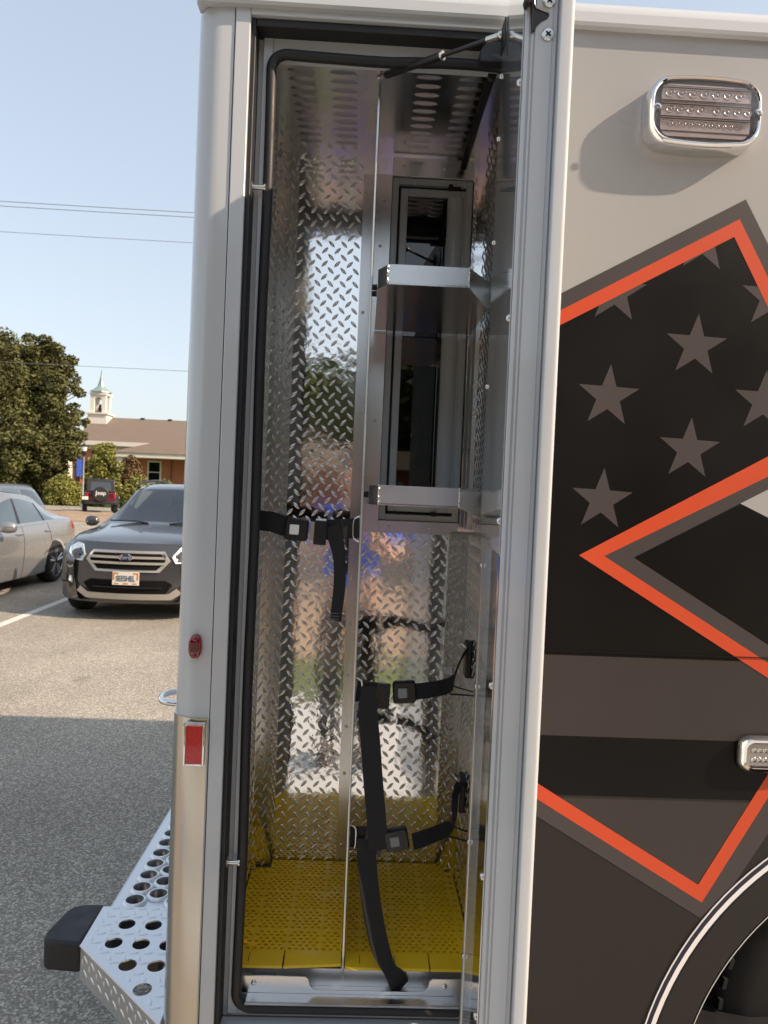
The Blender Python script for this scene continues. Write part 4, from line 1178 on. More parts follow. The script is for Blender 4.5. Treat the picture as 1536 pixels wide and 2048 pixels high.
class Car:
    """grid body: stations front to back x levels sill to roof centre, mirrored left and right"""
    def __init__(s, root_, grid, per=8):
        s.root = root_; s.per = per
        G = pchip(np.array(grid, float), per)
        G = np.swapaxes(pchip(np.swapaxes(G, 0, 1), per), 0, 1)
        s.G = G
        s.ni, s.nj = G.shape[:2]
        s.used = np.zeros((s.ni-1, s.nj-1), bool)
    def at(s, i, j, side=1):
        a = min(max(i*s.per, 0), s.ni-1.001); b = min(max(j*s.per, 0), s.nj-1.001)
        i0, j0 = int(a), int(b); fa, fb = a-i0, b-j0
        p = (s.G[i0,j0]*(1-fa)*(1-fb)+s.G[i0+1,j0]*fa*(1-fb)+s.G[i0,j0+1]*(1-fa)*fb+s.G[i0+1,j0+1]*fa*fb)
        return Vector((p[0], p[1]*side, p[2]))
    def wheels_cut(s, wx, wz, rad):
        for x in wx:
            d = np.hypot(s.G[:,:,0]-x, s.G[:,:,2]-wz)
            lat = s.G[:,:,1] > 0.55*s.G[:,:,1].max()
            near = (np.abs(d-rad) < 0.05) & lat
            k = rad/np.maximum(d, 1e-6)
            s.G[:,:,0] = np.where(near, x+(s.G[:,:,0]-x)*k, s.G[:,:,0])
            s.G[:,:,2] = np.where(near, wz+(s.G[:,:,2]-wz)*k, s.G[:,:,2])
            c = (s.G[:-1,:-1]+s.G[1:,:-1]+s.G[:-1,1:]+s.G[1:,1:])/4
            dc = np.hypot(c[:,:,0]-x, c[:,:,2]-wz)
            s.used |= (dc < rad-0.003) & (c[:,:,1] > 0.5*s.G[:,:,1].max()) & (c[:,:,2] < wz+rad)
    def patch(s, name, m, i0, i1, j0, j1, sides=(1,-1), off=0.0, merge=False, parent=None):
        I0, I1, J0, J1 = [int(round(q*s.per)) for q in (i0,i1,j0,j1)]
        J1 = min(J1, s.nj-1)
        s.used[I0:I1, J0:J1] = True
        objs = []
        mb_ = MB()
        for sd_ in sides:
            if not merge: mb_ = MB()
            g = s.G[I0:I1+1, J0:J1+1].copy(); g[:,:,1] *= sd_
            n_ = g.shape[1]
            vs_ = g.reshape(-1,3)
            mb_.add(vs_.tolist(), [(a*n_+b, a*n_+b+1, (a+1)*n_+b+1, (a+1)*n_+b) for a in range(g.shape[0]-1) for b in range(n_-1)])
            if not merge: objs.append(mb_.build(name, m, parent or s.root, smooth=True, angle=50))
        if merge: objs.append(mb_.build(name, m, parent or s.root, smooth=True, angle=50))
        return objs
    def body(s, m, name='body'):
        mb_ = MB()
        for sd_ in (1,-1):
            g = s.G.copy(); g[:,:,1] *= sd_
            n_ = s.nj
            mb_.add(g.reshape(-1,3).tolist(), [(a*n_+b, a*n_+b+1, (a+1)*n_+b+1, (a+1)*n_+b) for a in range(s.ni-1) for b in range(n_-1) if not s.used[a,b]])
        me = bpy.data.meshes.new(name); me.from_pydata(mb_.v, [], mb_.f)
        bm = bmesh.new(); bm.from_mesh(me)
        bmesh.ops.remove_doubles(bm, verts=bm.verts, dist=0.0005)
        loose = [v for v in bm.verts if not v.link_faces]; bmesh.ops.delete(bm, geom=loose, context='VERTS')
        bmesh.ops.recalc_face_normals(bm, faces=bm.faces); bm.to_mesh(me); bm.free()
        me.polygons.foreach_set('use_smooth', [True]*len(me.polygons)); me.set_sharp_from_angle(angle=R(45))
        me.materials.append(m)
        o = bpy.data.objects.new(name, me); COL.objects.link(o); adopt(o, s.root)
        return o
    def seam(s, i0, j0, i1, j1, n=14, r_=0.005, name='door_gap', m=None, sides=(1,-1)):
        for sd_ in sides:
            MB().tube([s.at(i0+(i1-i0)*k/n, j0+(j1-j0)*k/n, sd_) for k in range(n+1)], r_, 5).build(name, m or M['car_black'], s.root, smooth=True)

def car_wheel(parent, x, y, rad, wid, side, spokes=5, rimr=0.68):
    tb = MB()
    Wt = wid
    tb.lathe([(rimr*rad,-Wt*0.44),(0.75*rad,-Wt*0.5),(0.90*rad,-Wt*0.5),(0.97*rad,-Wt*0.42),(rad,-Wt*0.32),(rad,Wt*0.32),(0.97*rad,Wt*0.42),(0.9*rad,Wt*0.5),(0.75*rad,Wt*0.5),(rimr*rad,Wt*0.44)], (0,0,0), 'y', 36)
    t = tb.build('wheel', M['tyre'], parent, smooth=True, angle=40)
    t.location = (x, y, rad)
    yo = side*Wt*0.44
    rimb = MB(); rings = []
    for r_, h in ((rimr*rad, yo), (rimr*rad*0.97, yo+side*0.006), (rimr*rad*0.92, yo-side*0.012), (rimr*rad*0.90, yo-side*0.07)):
        rings.append([(r_*math.cos(2*math.pi*k/36), h, r_*math.sin(2*math.pi*k/36)) for k in range(36)])
    rimb.loft(rings, True, False)
    for k in range(spokes):
        for dd in (-0.17, 0.17):
            a = 2*math.pi*k/spokes + 0.3
            a1 = a+dd*0.55; a2 = a+dd
            p = Vector((0.16*rimr*rad*math.cos(a1), yo-side*0.02, 0.16*rimr*rad*math.sin(a1))); q = Vector((0.95*rimr*rad*math.cos(a2), yo-side*0.008, 0.95*rimr*rad*math.sin(a2)))
            rimb.tube([p, q], [0.028, 0.021], 6)
    rimb.lathe([(0.2*rimr*rad, yo-side*0.03),(0.2*rimr*rad, yo-side*0.008),(0.1*rimr*rad, yo)] , (0,0,0), 'y', 16)
    rm = rimb.build('rim', M['alloy'], None, smooth=True, angle=40); rm.parent = t
    hb = MB().lathe([(rimr*rad*0.93, yo-side*0.05),(rimr*rad*0.93, yo-side*0.08)], (0,0,0), 'y', 24).build('brake_backing', M['car_black'], None); hb.parent = t
    return t

def text_mesh(s_, size, ext_=0.003):
    cu = bpy.data.curves.new('txt', 'FONT'); cu.body = s_; cu.size = size; cu.extrude = ext_; cu.align_x = 'CENTER'; cu.align_y = 'CENTER'
    o = bpy.data.objects.new('txt', cu); COL.objects.link(o)
    dg = bpy.context.evaluated_depsgraph_get()
    me = bpy.data.meshes.new_from_object(o.evaluated_get(dg))
    bpy.data.objects.remove(o); bpy.data.curves.remove(cu)
    return me
def text_obj(name, s_, size, m, parent, loc, rot, sx=1.0, shear=0.0):
    me = text_mesh(s_, size); me.materials.clear(); me.materials.append(m)
    for v in me.vertices: v.co.x = v.co.x*sx + v.co.y*shear
    o = bpy.data.objects.new(name, me); COL.objects.link(o)
    o.parent = parent; o.location = loc; o.rotation_euler = rot
    return o

def profile_grid(hw, st):
    """st: list of stations, each ten (x, y/hw, z)"""
    return [[(p[0], p[1]*hw, p[2]) for p in s_] for s_ in st]

# ---------------------------------------------------------------- dark grey compact SUV, nose to the camera
suv = root('parked_suv', (0,0,0), 'dark grey compact SUV with silver bar grille facing the camera', 'suv')
hw = 0.925
def low(x, k=1.0, z0=0.20, zb=0.98, bulge=1.0):
    return [(x,0.60*k,z0+0.02),(x,0.93*k,z0),(x,0.975*k,0.40),(x,1.0*k*bulge,0.68),(x,0.985*k,0.88),(x,0.945*k,zb)]
ST = [
 [(2.16,0.40,0.24),(2.16,0.62,0.24),(2.17,0.68,0.42),(2.19,0.70,0.66),(2.14,0.66,0.82),(2.08,0.62,0.895),(2.10,0.52,0.91),(2.13,0.36,0.920),(2.145,0.2,0.925),(2.15,0,0.928)],
 [(1.98,0.55,0.22),(1.98,0.84,0.22),(1.98,0.88,0.42),(1.98,0.91,0.66),(1.95,0.87,0.84),(1.88,0.82,0.93),(1.86,0.66,0.965),(1.85,0.46,0.985),(1.85,0.22,0.995),(1.85,0,1.0)],
 low(1.45,0.98,0.22,0.985)+[(1.43,0.78,1.01),(1.42,0.56,1.04),(1.42,0.28,1.055),(1.42,0,1.06)],
 low(0.98,0.985,0.20,1.02)+[(0.92,0.80,1.06),(0.94,0.72,1.085),(1.00,0.40,1.10),(1.03,0,1.105)],
 low(0.40,0.99,0.20,1.04)+[(0.02,0.70,1.50),(0.04,0.64,1.555),(0.10,0.38,1.595),(0.13,0,1.605)],
 low(-0.25,0.99,0.20,1.05)+[(-0.35,0.71,1.56),(-0.35,0.65,1.605),(-0.33,0.38,1.645),(-0.33,0,1.655)],
 low(-1.05,0.99,0.20,1.08)+[(-1.15,0.71,1.55),(-1.15,0.65,1.605),(-1.15,0.38,1.645),(-1.15,0,1.655)],
 low(-1.75,0.98,0.24,1.10)+[(-1.75,0.72,1.48),(-1.85,0.64,1.56),(-1.9,0.36,1.60),(-1.92,0,1.61)],
 [(-2.30,0.55,0.32),(-2.30,0.86,0.32),(-2.32,0.90,0.45),(-2.33,0.92,0.70),(-2.28,0.90,0.92),(-2.22,0.86,1.10),(-2.10,0.74,1.36),(-2.06,0.66,1.48),(-2.08,0.36,1.53),(-2.1,0,1.54)],
 [(-2.36,0.3,0.34),(-2.38,0.5,0.34),(-2.40,0.5,0.46),(-2.41,0.5,0.70),(-2.36,0.5,0.94),(-2.30,0.5,1.10),(-2.18,0.45,1.38),(-2.14,0.4,1.48),(-2.14,0.2,1.51),(-2.14,0,1.52)],
]
M['windshield'] = thin_glass('windshield_glass', (0.55,0.62,0.60), 0.20)
c = Car(suv, profile_grid(hw, ST), 8)
c.wheels_cut((1.42,-1.27), 0.345, 0.385)
c.patch('windshield', M['windshield'], 3.125, 3.875, 7.25, 9, merge=True)
for a_i, b_i in ((3.5,4.875),(5.125,6.0),(6.125,6.875)): c.patch('side_window', M['car_glass_dk'], a_i, b_i, 5.125, 5.875)
c.patch('pillar_trim', M['car_black'], 4.875, 5.125, 5.125, 5.875)
c.body(M['paint_grey'])
c.seam(3.6,1.2,3.6,5.0); c.seam(5.0,1.2,5.0,5.0); c.seam(2.1,6.4,2.98,6.7, name='hood_gap', r_=0.004)
for sx in (1,-1):
    for x in (1.42,-1.27): car_wheel(suv, x, sx*0.80, 0.345, 0.235, sx)
    for x in (1.42,-1.27):
        MB().tube([(x+0.39*math.cos(R(a)), sx*(0.925-0.02*abs(math.cos(R(a)))), 0.345+0.39*math.sin(R(a))) for a in range(-15,196,8)], 0.022, 8).build('arch_cladding', M['car_black'], suv, smooth=True)
    MB().tube([(0.9,sx*0.90,0.26),(-0.8,sx*0.90,0.26)], 0.045, 8).build('sill_cladding', M['car_black'], suv, smooth=True)
    rail = smooth_path([(0.0,sx*0.60,1.585),(-0.15,sx*0.61,1.65),(-0.9,sx*0.61,1.695),(-1.6,sx*0.60,1.66),(-1.75,sx*0.59,1.61)],6)
    MB().tube(rail, 0.018, 8).build('roof_rail', M['car_black'], suv, smooth=True)
    mm = [[(0.78+dx, sx*(0.93+dy*1.0), 1.09+0.065*k*math.sin(2*math.pi*q/14)+0.0) if False else (0.74+dx+0.05*kx*math.cos(2*math.pi*q/14), sx*yy, 1.10+0.075*kx*math.sin(2*math.pi*q/14)) for q in range(14)] for yy, kx, dx, dy in ((0.90,0.35,0,0),(0.935,0.85,0.01,0),(1.00,1.0,0.0,0),(1.06,0.85,-0.01,0),(1.085,0.4,-0.02,0))]
    MB().loft(mm).build('door_mirror', M['paint_grey'], suv, smooth=True, angle=60)
bxp('underfloor', M['car_black'], suv, -2.2, 1.95, -0.70, 0.70, 0.20, 0.30)
bxp('cabin_floor', M['interior'], suv, -2.0, 0.9, -0.75, 0.75, 0.5, 0.9)
bxp('dashboard', M['interior'], suv, 0.35, 0.95, -0.74, 0.74, 0.9, 1.045, 0.04)
M['seat'] = mat('seat_cloth', (0.16,0.16,0.165), 0.85)
for sy in (-0.38, 0.38):
    st_ = MB().prism([(-0.35,0.9),(-0.28,1.30),(-0.36,1.33),(-0.50,0.9)], 'y', sy-0.25, sy+0.25).build('seat', M['seat'], suv, bevel=0.05, seg=3)
    bxp('headrest', M['seat'], st_, -0.40, -0.30, sy-0.13, sy+0.13, 1.36, 1.52, 0.04)
MB().tube([(0.30+0.05*math.cos(2*math.pi*k/24), 0.38+0.18*math.sin(2*math.pi*k/24), 1.06+0.17*math.cos(2*math.pi*k/24)) for k in range(24)], 0.016, 8, closed=True).build('steering_wheel', M['seat'], suv, smooth=True)
bxp('rear_view_mirror', M['car_black'], suv, 0.10, 0.14, -0.12, 0.12, 1.42, 1.49, 0.01)
# front fascia: curved sheet, everything on it follows fx(y, z)
def fx(y, z):
    y = abs(y)
    b = 2.285 - 0.16*(y/0.7)**2 - 0.20*max(0, y-0.62)**1.6*4
    if z > 0.80: b -= (z-0.80)*0.95
    if z < 0.42: b -= (0.42-z)*0.35
    return b
def fpatch(poly, off, name, m, parent, depth=0.012, sides=(1,), sub=3):
    """polygon in (y,z), laid on the fascia in narrow upright slabs"""
    for sd_ in sides:
        P = [(p[0]*sd_, p[1]) for p in poly]
        dn = []
        for k in range(len(P)):
            a, b = P[k], P[(k+1) % len(P)]
            for q in range(sub): dn.append((a[0]+(b[0]-a[0])*q/sub, a[1]+(b[1]-a[1])*q/sub))
        b_ = MB(); n = len(dn)
        b_.add([(fx(*p)+off, p[0], p[1]) for p in dn]+[(fx(*p)+off-depth, p[0], p[1]) for p in dn], [(k, (k+1) % n, n+(k+1) % n, n+k) for k in range(n)])
        y0 = min(p[0] for p in P); y1 = max(p[0] for p in P)
        ns = max(1, int((y1-y0)/0.04))
        for k in range(ns):
            ya, yb = y0+(y1-y0)*k/ns, y0+(y1-y0)*(k+1)/ns
            c_ = clip(clip(dn, (ya,0), (1,0)), (yb,0), (-1,0))
            if len(c_) < 3: continue
            base = len(b_.v)
            b_.v.extend([(fx(*p)+off, p[0], p[1]) for p in c_])
            for t in tessellate_polygon([[Vector((p[0],p[1],0)) for p in c_]]): b_.f.append(tuple(base+i for i in t))
        b_.build(name, m, parent, smooth=True, angle=30)
fa = MB(); NY, NZ = 40, 22
vv = []
for i in range(NY+1):
    y = -0.885+1.77*i/NY
    for j in range(NZ+1):
        z = 0.215+0.715*j/NZ
        vv.append((fx(y,z), y*(1-0.06*max(0,(z-0.75))/0.2), z))
fa.add(vv, [(i*(NZ+1)+j, i*(NZ+1)+j+1, (i+1)*(NZ+1)+j+1, (i+1)*(NZ+1)+j) for i in range(NY) for j in range(NZ)])
fas = fa.build('front_bumper', M['paint_grey'], suv, smooth=True, angle=60)
gz = 0.0
hexo = [(-0.49,0.735),(-0.415,0.845),(0.415,0.845),(0.49,0.735),(0.375,0.600),(-0.375,0.600)]
hexi = [(-0.44,0.735),(-0.39,0.818),(0.39,0.818),(0.44,0.735),(0.345,0.628),(-0.345,0.628)]
fpatch(hexo, 0.022, 'grille_frame', M['silver_trim'], fas, 0.04, sub=6)
fpatch(hexi, 0.026, 'grille_opening', M['dark_hole'], fas, 0.004, sub=6)
fpatch([(-0.428,0.757),(-0.415,0.785),(0.415,0.785),(0.428,0.757)], 0.040, 'grille_bar', M['silver_trim'], fas, 0.02, sub=8)
fpatch([(-0.418,0.690),(-0.438,0.718),(0.438,0.718),(0.418,0.690)], 0.040, 'grille_bar', M['silver_trim'], fas, 0.02, sub=8)
el = [(0.085*math.cos(2*math.pi*k/28), 0.772+0.040*math.sin(2*math.pi*k/28)) for k in range(28)]
fpatch(el, 0.050, 'emblem', M['chrome'], fas, 0.02, sub=1)
el = [(0.076*math.cos(2*math.pi*k/28), 0.772+0.033*math.sin(2*math.pi*k/28)) for k in range(28)]
fpatch(el, 0.053, 'emblem_field', M['emblem_blue'], fas, 0.004, sub=1)
text_obj('emblem_script', 'Ford', 0.060, M['chrome'], fas, (2.340,0,0.772), (R(90),0,R(90)), 1.1, 0.25)
fpatch([(0.505,0.780),(0.545,0.705),(0.66,0.712),(0.745,0.79),(0.75,0.86),(0.66,0.910),(0.58,0.893)], 0.016, 'headlamp', M['headlamp'], fas, 0.03, (1,-1), 5)
fpatch([(0.57,0.73),(0.655,0.735),(0.70,0.79),(0.60,0.79)], 0.021, 'headlamp_projector', M['lamp_dark'], fas, 0.004, (1,-1), 3)
fpatch([(0.58,0.405),(0.66,0.385),(0.755,0.44),(0.76,0.585),(0.69,0.60),(0.65,0.50)], 0.010, 'fog_lamp_bezel', M['car_black'], fas, 0.02, (1,-1), 4)
fpatch([(0.675,0.43),(0.735,0.45),(0.735,0.55),(0.69,0.55)], 0.016, 'fog_lamp', M['headlamp'], fas, 0.01, (1,-1), 3)
fpatch([(-0.52,0.455),(-0.44,0.50),(0.44,0.50),(0.52,0.455),(0.44,0.345),(-0.44,0.345)], 0.018, 'lower_intake', M['dark_hole'], fas, 0.02, sub=6)
fpatch([(-0.40,0.410),(-0.40,0.422),(0.40,0.422),(0.40,0.410)], 0.026, 'intake_bar', M['car_black'], fas, 0.01, sub=8)
fpatch([(-0.62,0.345),(-0.56,0.405),(-0.47,0.340),(0.47,0.340),(0.56,0.405),(0.62,0.345),(0.50,0.268),(-0.50,0.268)], 0.024, 'skid_plate', M['silver_trim'], fas, 0.04, sub=6)
pl = bxp('number_plate', M['plate_white'], fas, 2.300, 2.308, -0.155, 0.155, 0.445, 0.600, 0.003)
bxb = MB()
for y0, y1, z0, z1 in ((-0.150,-0.085,0.572,0.592),(0.085,0.150,0.572,0.592),(-0.150,-0.128,0.505,0.572),(0.128,0.150,0.505,0.572),(-0.13,-0.08,0.455,0.470),(-0.03,0.03,0.455,0.470),(0.08,0.13,0.455,0.470)):
    bxb.box(2.3081,2.3089,y0,y1,z0,z1)
bxb.build('plate_border', M['plate_orange'], pl)
text_obj('plate_lettering', 'SEESHEL', 0.092, M['ink_navy'], pl, (2.3090,0,0.520), (R(90),0,R(90)), 0.66)
for sx in (0.35,-0.35):
    MB().tube([(1.02,sx*0.4,1.112),(0.96,sx*0.9,1.13),(0.97,sx*1.9,1.13)], 0.010, 6).build('wiper', M['car_black'], suv, smooth=True)
suv.location = (-2.72, 9.24, 0); suv.rotation_euler = (0,0,R(-90))

# ---------------------------------------------------------------- silver sedan
sed = root('parked_sedan', (0,0,0), 'silver sedan parked left of the dark grey SUV', 'sedan')
hw = 0.91
def lows(x, k=1.0, zb=0.93, z0=0.18):
    return [(x,0.6*k,z0+0.02),(x,0.93*k,z0),(x,0.98*k,0.34),(x,1.0*k,0.60),(x,0.985*k,0.80),(x,0.935*k,zb)]
ST = [
 [(2.32,0.4,0.2),(2.32,0.6,0.2),(2.33,0.64,0.34),(2.34,0.62,0.5),(2.28,0.6,0.62),(2.2,0.56,0.68),(2.18,0.48,0.70),(2.17,0.35,0.715),(2.17,0.2,0.72),(2.17,0,0.72)],
 [(2.10,0.55,0.18),(2.10,0.84,0.18),(2.10,0.88,0.34),(2.10,0.90,0.54),(2.08,0.86,0.68),(2.0,0.80,0.76),(1.98,0.66,0.79),(1.97,0.46,0.81),(1.97,0.22,0.82),(1.97,0,0.82)],
 lows(1.46,0.985,0.86)+[(1.44,0.78,0.90),(1.42,0.56,0.92),(1.42,0.28,0.93),(1.42,0,0.935)],
 lows(0.98,0.985,0.90)+[(0.90,0.82,0.945),(0.92,0.74,0.96),(0.98,0.42,0.985),(1.02,0,0.995)],
 lows(0.42,0.99,0.925)+[(-0.02,0.71,1.30),(0.0,0.64,1.355),(0.06,0.38,1.395),(0.10,0,1.405)],
 lows(-0.28,1.0,0.945)+[(-0.36,0.71,1.365),(-0.36,0.64,1.415),(-0.34,0.38,1.445),(-0.34,0,1.45)],
 lows(-1.00,1.0,0.965)+[(-1.02,0.69,1.30),(-1.02,0.62,1.375),(-1.02,0.36,1.41),(-1.02,0,1.42)],
 lows(-1.55,0.995,0.99)+[(-1.50,0.78,1.06),(-1.60,0.68,1.14),(-1.66,0.38,1.20),(-1.70,0,1.215)],
 [(-2.18,0.55,0.24),(-2.18,0.88,0.24),(-2.20,0.92,0.36),(-2.22,0.95,0.60),(-2.20,0.94,0.80),(-2.10,0.90,0.985),(-2.10,0.80,1.02),(-2.10,0.66,1.035),(-2.12,0.38,1.05),(-2.12,0,1.055)],
 [(-2.40,0.4,0.28),(-2.42,0.6,0.28),(-2.45,0.66,0.40),(-2.47,0.70,0.62),(-2.44,0.70,0.82),(-2.38,0.68,0.95),(-2.36,0.60,1.0),(-2.36,0.48,1.015),(-2.37,0.25,1.03),(-2.37,0,1.035)],
]
c = Car(sed, profile_grid(hw, ST), 8)
c.wheels_cut((1.46,-1.40), 0.335, 0.368)
c.patch('windshield', M['car_glass'], 3.125, 3.875, 7.25, 9, merge=True)
c.patch('rear_window', M['car_glass_dk'], 6.125, 6.875, 7.375, 9, merge=True)
for a_i, b_i in ((3.5,4.875),(5.0,6.0),(6.125,6.75)): c.patch('side_window', M['car_glass'], a_i, b_i, 5.125, 5.875)
c.patch('pillar_trim', M['car_black'], 4.875, 5.0, 5.125, 5.875); c.patch('pillar_trim', M['car_black'], 6.0, 6.125, 5.125, 5.875)
c.patch('tail_lamp', M['tail_red'], 7.75, 8.75, 4.125, 4.875)
c.body(M['paint_silver'])
for ii in (3.6,5.0): c.seam(ii,1.2,ii,5.0,r_=0.004)
c.seam(6.35,3.2,6.2,5.0,r_=0.004)
for sx in (1,-1):
    for x in (1.46,-1.40): car_wheel(sed, x, sx*0.795, 0.335, 0.235, sx, 5, 0.74)
    for ii in (4.85, 6.15):
        p = c.at(ii,4.25,sx); MB().tube([p+Vector((0.10,sx*0.012,0)), p+Vector((0.06,sx*0.03,0.004)), p+Vector((-0.06,sx*0.03,0.01)), p+Vector((-0.10,sx*0.012,0.01))], 0.014, 8).build('door_handle', M['paint_silver'], sed, smooth=True)
    mm = [[(0.42+dx+0.06*kx*math.cos(2*math.pi*q/14), sx*yy, 0.965+0.080*kx*math.sin(2*math.pi*q/14)) for q in range(14)] for yy, kx, dx in ((0.86,0.35,0),(0.93,0.85,0.01),(1.01,1.0,0),(1.09,0.85,-0.01),(1.115,0.4,-0.02))]
    MB().loft(mm).build('door_mirror', M['paint_silver'], sed, smooth=True, angle=60)
    MB().tube([c.at(3.4+0.1*k,5.0,sx) for k in range(36)], 0.006, 6).build('window_molding', M['chrome'], sed, smooth=True)
bxp('underfloor', M['car_black'], sed, -2.2, 2.0, -0.70, 0.70, 0.17, 0.26)
sed.location = (-5.80, 8.80, 0); sed.rotation_euler = (0,0,R(-90))

# ---------------------------------------------------------------- grey wagon behind the sedan
van = root('parked_minivan', (0,0,0), 'grey minivan with black rear glass behind the silver sedan', 'minivan')
hw = 0.96
ST = [
 [(2.42,0.4,0.25),(2.42,0.6,0.25),(2.43,0.64,0.42),(2.44,0.62,0.6),(2.38,0.6,0.76),(2.3,0.56,0.82),(2.28,0.48,0.84),(2.27,0.35,0.85),(2.27,0.2,0.86),(2.27,0,0.86)],
 [(2.2,0.55,0.22),(2.2,0.84,0.22),(2.2,0.88,0.42),(2.2,0.90,0.64),(2.16,0.86,0.80),(2.1,0.8,0.90),(2.08,0.66,0.93),(2.07,0.46,0.95),(2.07,0.22,0.96),(2.07,0,0.96)],
 low(1.55,0.98,0.22,0.97)+[(1.5,0.80,1.0),(1.5,0.6,1.03),(1.5,0.3,1.05),(1.5,0,1.05)],
 low(1.1,0.99,0.2,1.0)+[(1.05,0.82,1.05),(1.1,0.74,1.08),(1.2,0.42,1.1),(1.22,0,1.11)],
 low(0.5,0.99,0.2,1.02)+[(0.2,0.74,1.56),(0.22,0.66,1.62),(0.3,0.4,1.66),(0.32,0,1.67)],
 low(-0.3,1.0,0.2,1.03)+[(-0.4,0.76,1.60),(-0.4,0.68,1.67),(-0.4,0.4,1.71),(-0.4,0,1.72)],
 low(-1.2,1.0,0.2,1.05)+[(-1.2,0.76,1.59),(-1.2,0.68,1.665),(-1.2,0.4,1.70),(-1.2,0,1.71)],
 low(-2.0,0.99,0.24,1.08)+[(-1.95,0.75,1.54),(-2.0,0.67,1.63),(-2.02,0.4,1.67),(-2.04,0,1.68)],
 [(-2.42,0.55,0.3),(-2.42,0.88,0.3),(-2.44,0.92,0.45),(-2.46,0.95,0.70),(-2.44,0.93,0.92),(-2.38,0.89,1.10),(-2.22,0.76,1.45),(-2.18,0.68,1.56),(-2.2,0.4,1.60),(-2.2,0,1.61)],
 [(-2.50,0.4,0.34),(-2.52,0.6,0.34),(-2.55,0.66,0.46),(-2.57,0.70,0.72),(-2.53,0.68,0.94),(-2.46,0.65,1.10),(-2.30,0.55,1.46),(-2.26,0.48,1.54),(-2.26,0.25,1.58),(-2.26,0,1.59)],
]
c = Car(van, profile_grid(hw, ST), 8)
c.wheels_cut((1.5,-1.5), 0.345, 0.385)
c.patch('windshield', M['car_glass'], 3.125, 3.875, 7.25, 9, merge=True)
for a_i, b_i in ((3.5,4.875),(5.125,6.0)): c.patch('side_window', M['car_glass'], a_i, b_i, 5.125, 5.875)
c.patch('quarter_window', M['car_glass_dk'], 6.125, 7.75, 5.125, 5.875)
c.patch('tail_lamp', M['tail_red'], 8.0, 8.75, 3.5, 4.75)
c.body(M['paint_van'])
for sx in (1,-1):
    for x in (1.5,-1.5): car_wheel(van, x, sx*0.84, 0.345, 0.235, sx)
    MB().tube([c.at(4+0.1*k,6.7,sx)+Vector((0,0,0.03)) for k in range(32)], 0.016, 6).build('roof_rail', M['car_black'], van, smooth=True)
bxp('underfloor', M['car_black'], van, -2.2, 2.0, -0.75, 0.75, 0.2, 0.3)
van.scale = (1,1,0.9); van.location = (-8.65, 13.9, 0); van.rotation_euler = (0,0,R(-90))

# ---------------------------------------------------------------- boxy off-roader far off, seen from behind
jp = root('parked_offroader', (0,0,0), 'black and maroon off-road vehicle with a spare wheel on its tail', 'off-roader')
b = MB()
b.prism([(-1.95,0.55),(-1.98,0.75),(-1.95,1.12),(0.45,1.12),(1.75,1.06),(1.80,0.62),(1.4,0.55)], 'y', -0.76, 0.76)
b.build('body', M['paint_maroon'], jp, bevel=0.05, seg=3)
MB().prism([(-1.93,1.12),(-1.80,1.78),(-1.70,1.83),(0.10,1.83),(0.40,1.12)], 'y', -0.70, 0.70).build('soft_top', M['car_black'], jp, bevel=0.06, seg=3)
MB().add([(-1.925,-0.52,1.20),(-1.925,0.52,1.20),(-1.835,0.47,1.66),(-1.835,-0.47,1.66)],[(0,1,2,3)]).build('rear_window', M['car_glass_dk'], jp)
for sx in (1,-1):
    bxp('tail_lamp', M['tail_red'], jp, -2.02,-1.95, sx*0.66-0.06, sx*0.66+0.06, 0.82, 1.06, 0.015)
    for x in (1.35,-1.30):
        ty = MB().lathe([(0.2,-0.11),(0.36,-0.125),(0.40,-0.09),(0.40,0.09),(0.36,0.125),(0.2,0.11)], (0,0,0), 'y', 24).build('wheel', M['tyre'], jp, smooth=True); ty.location = (x, sx*0.76, 0.40)
    b = MB(); b.prism([(-1.30+0.50*math.cos(R(a)), 0.46+0.46*math.sin(R(a))) for a in range(0,181,15)]+[(-1.30+0.44*math.cos(R(a)), 0.46+0.40*math.sin(R(a))) for a in range(180,-1,-15)], 'y', sx*0.70, sx*0.92); b.build('fender_flare', M['car_black'], jp)
bxp('rear_bumper', M['car_black'], jp, -2.14,-1.96,-0.78,0.78,0.48,0.66,0.03)
sp_ = MB().lathe([(0.39,-1.98),(0.40,-2.05),(0.40,-2.20),(0.36,-2.235),(0.02,-2.24)], (0,0,1.02), 'x', 32).build('spare_wheel_cover', M['car_black'], jp, smooth=True)
text_obj('cover_lettering', 'Jeep', 0.30, M['white_ink'], sp_, (-2.245,0,1.08), (R(90),0,R(-90)), 1.0)
bxp('number_plate', M['plate_white'], jp, -2.16,-2.14, 0.60, 0.90, 0.72, 0.88)
jp.location = (-14.45, 38.2, 0); jp.rotation_euler = (0,0,R(111))

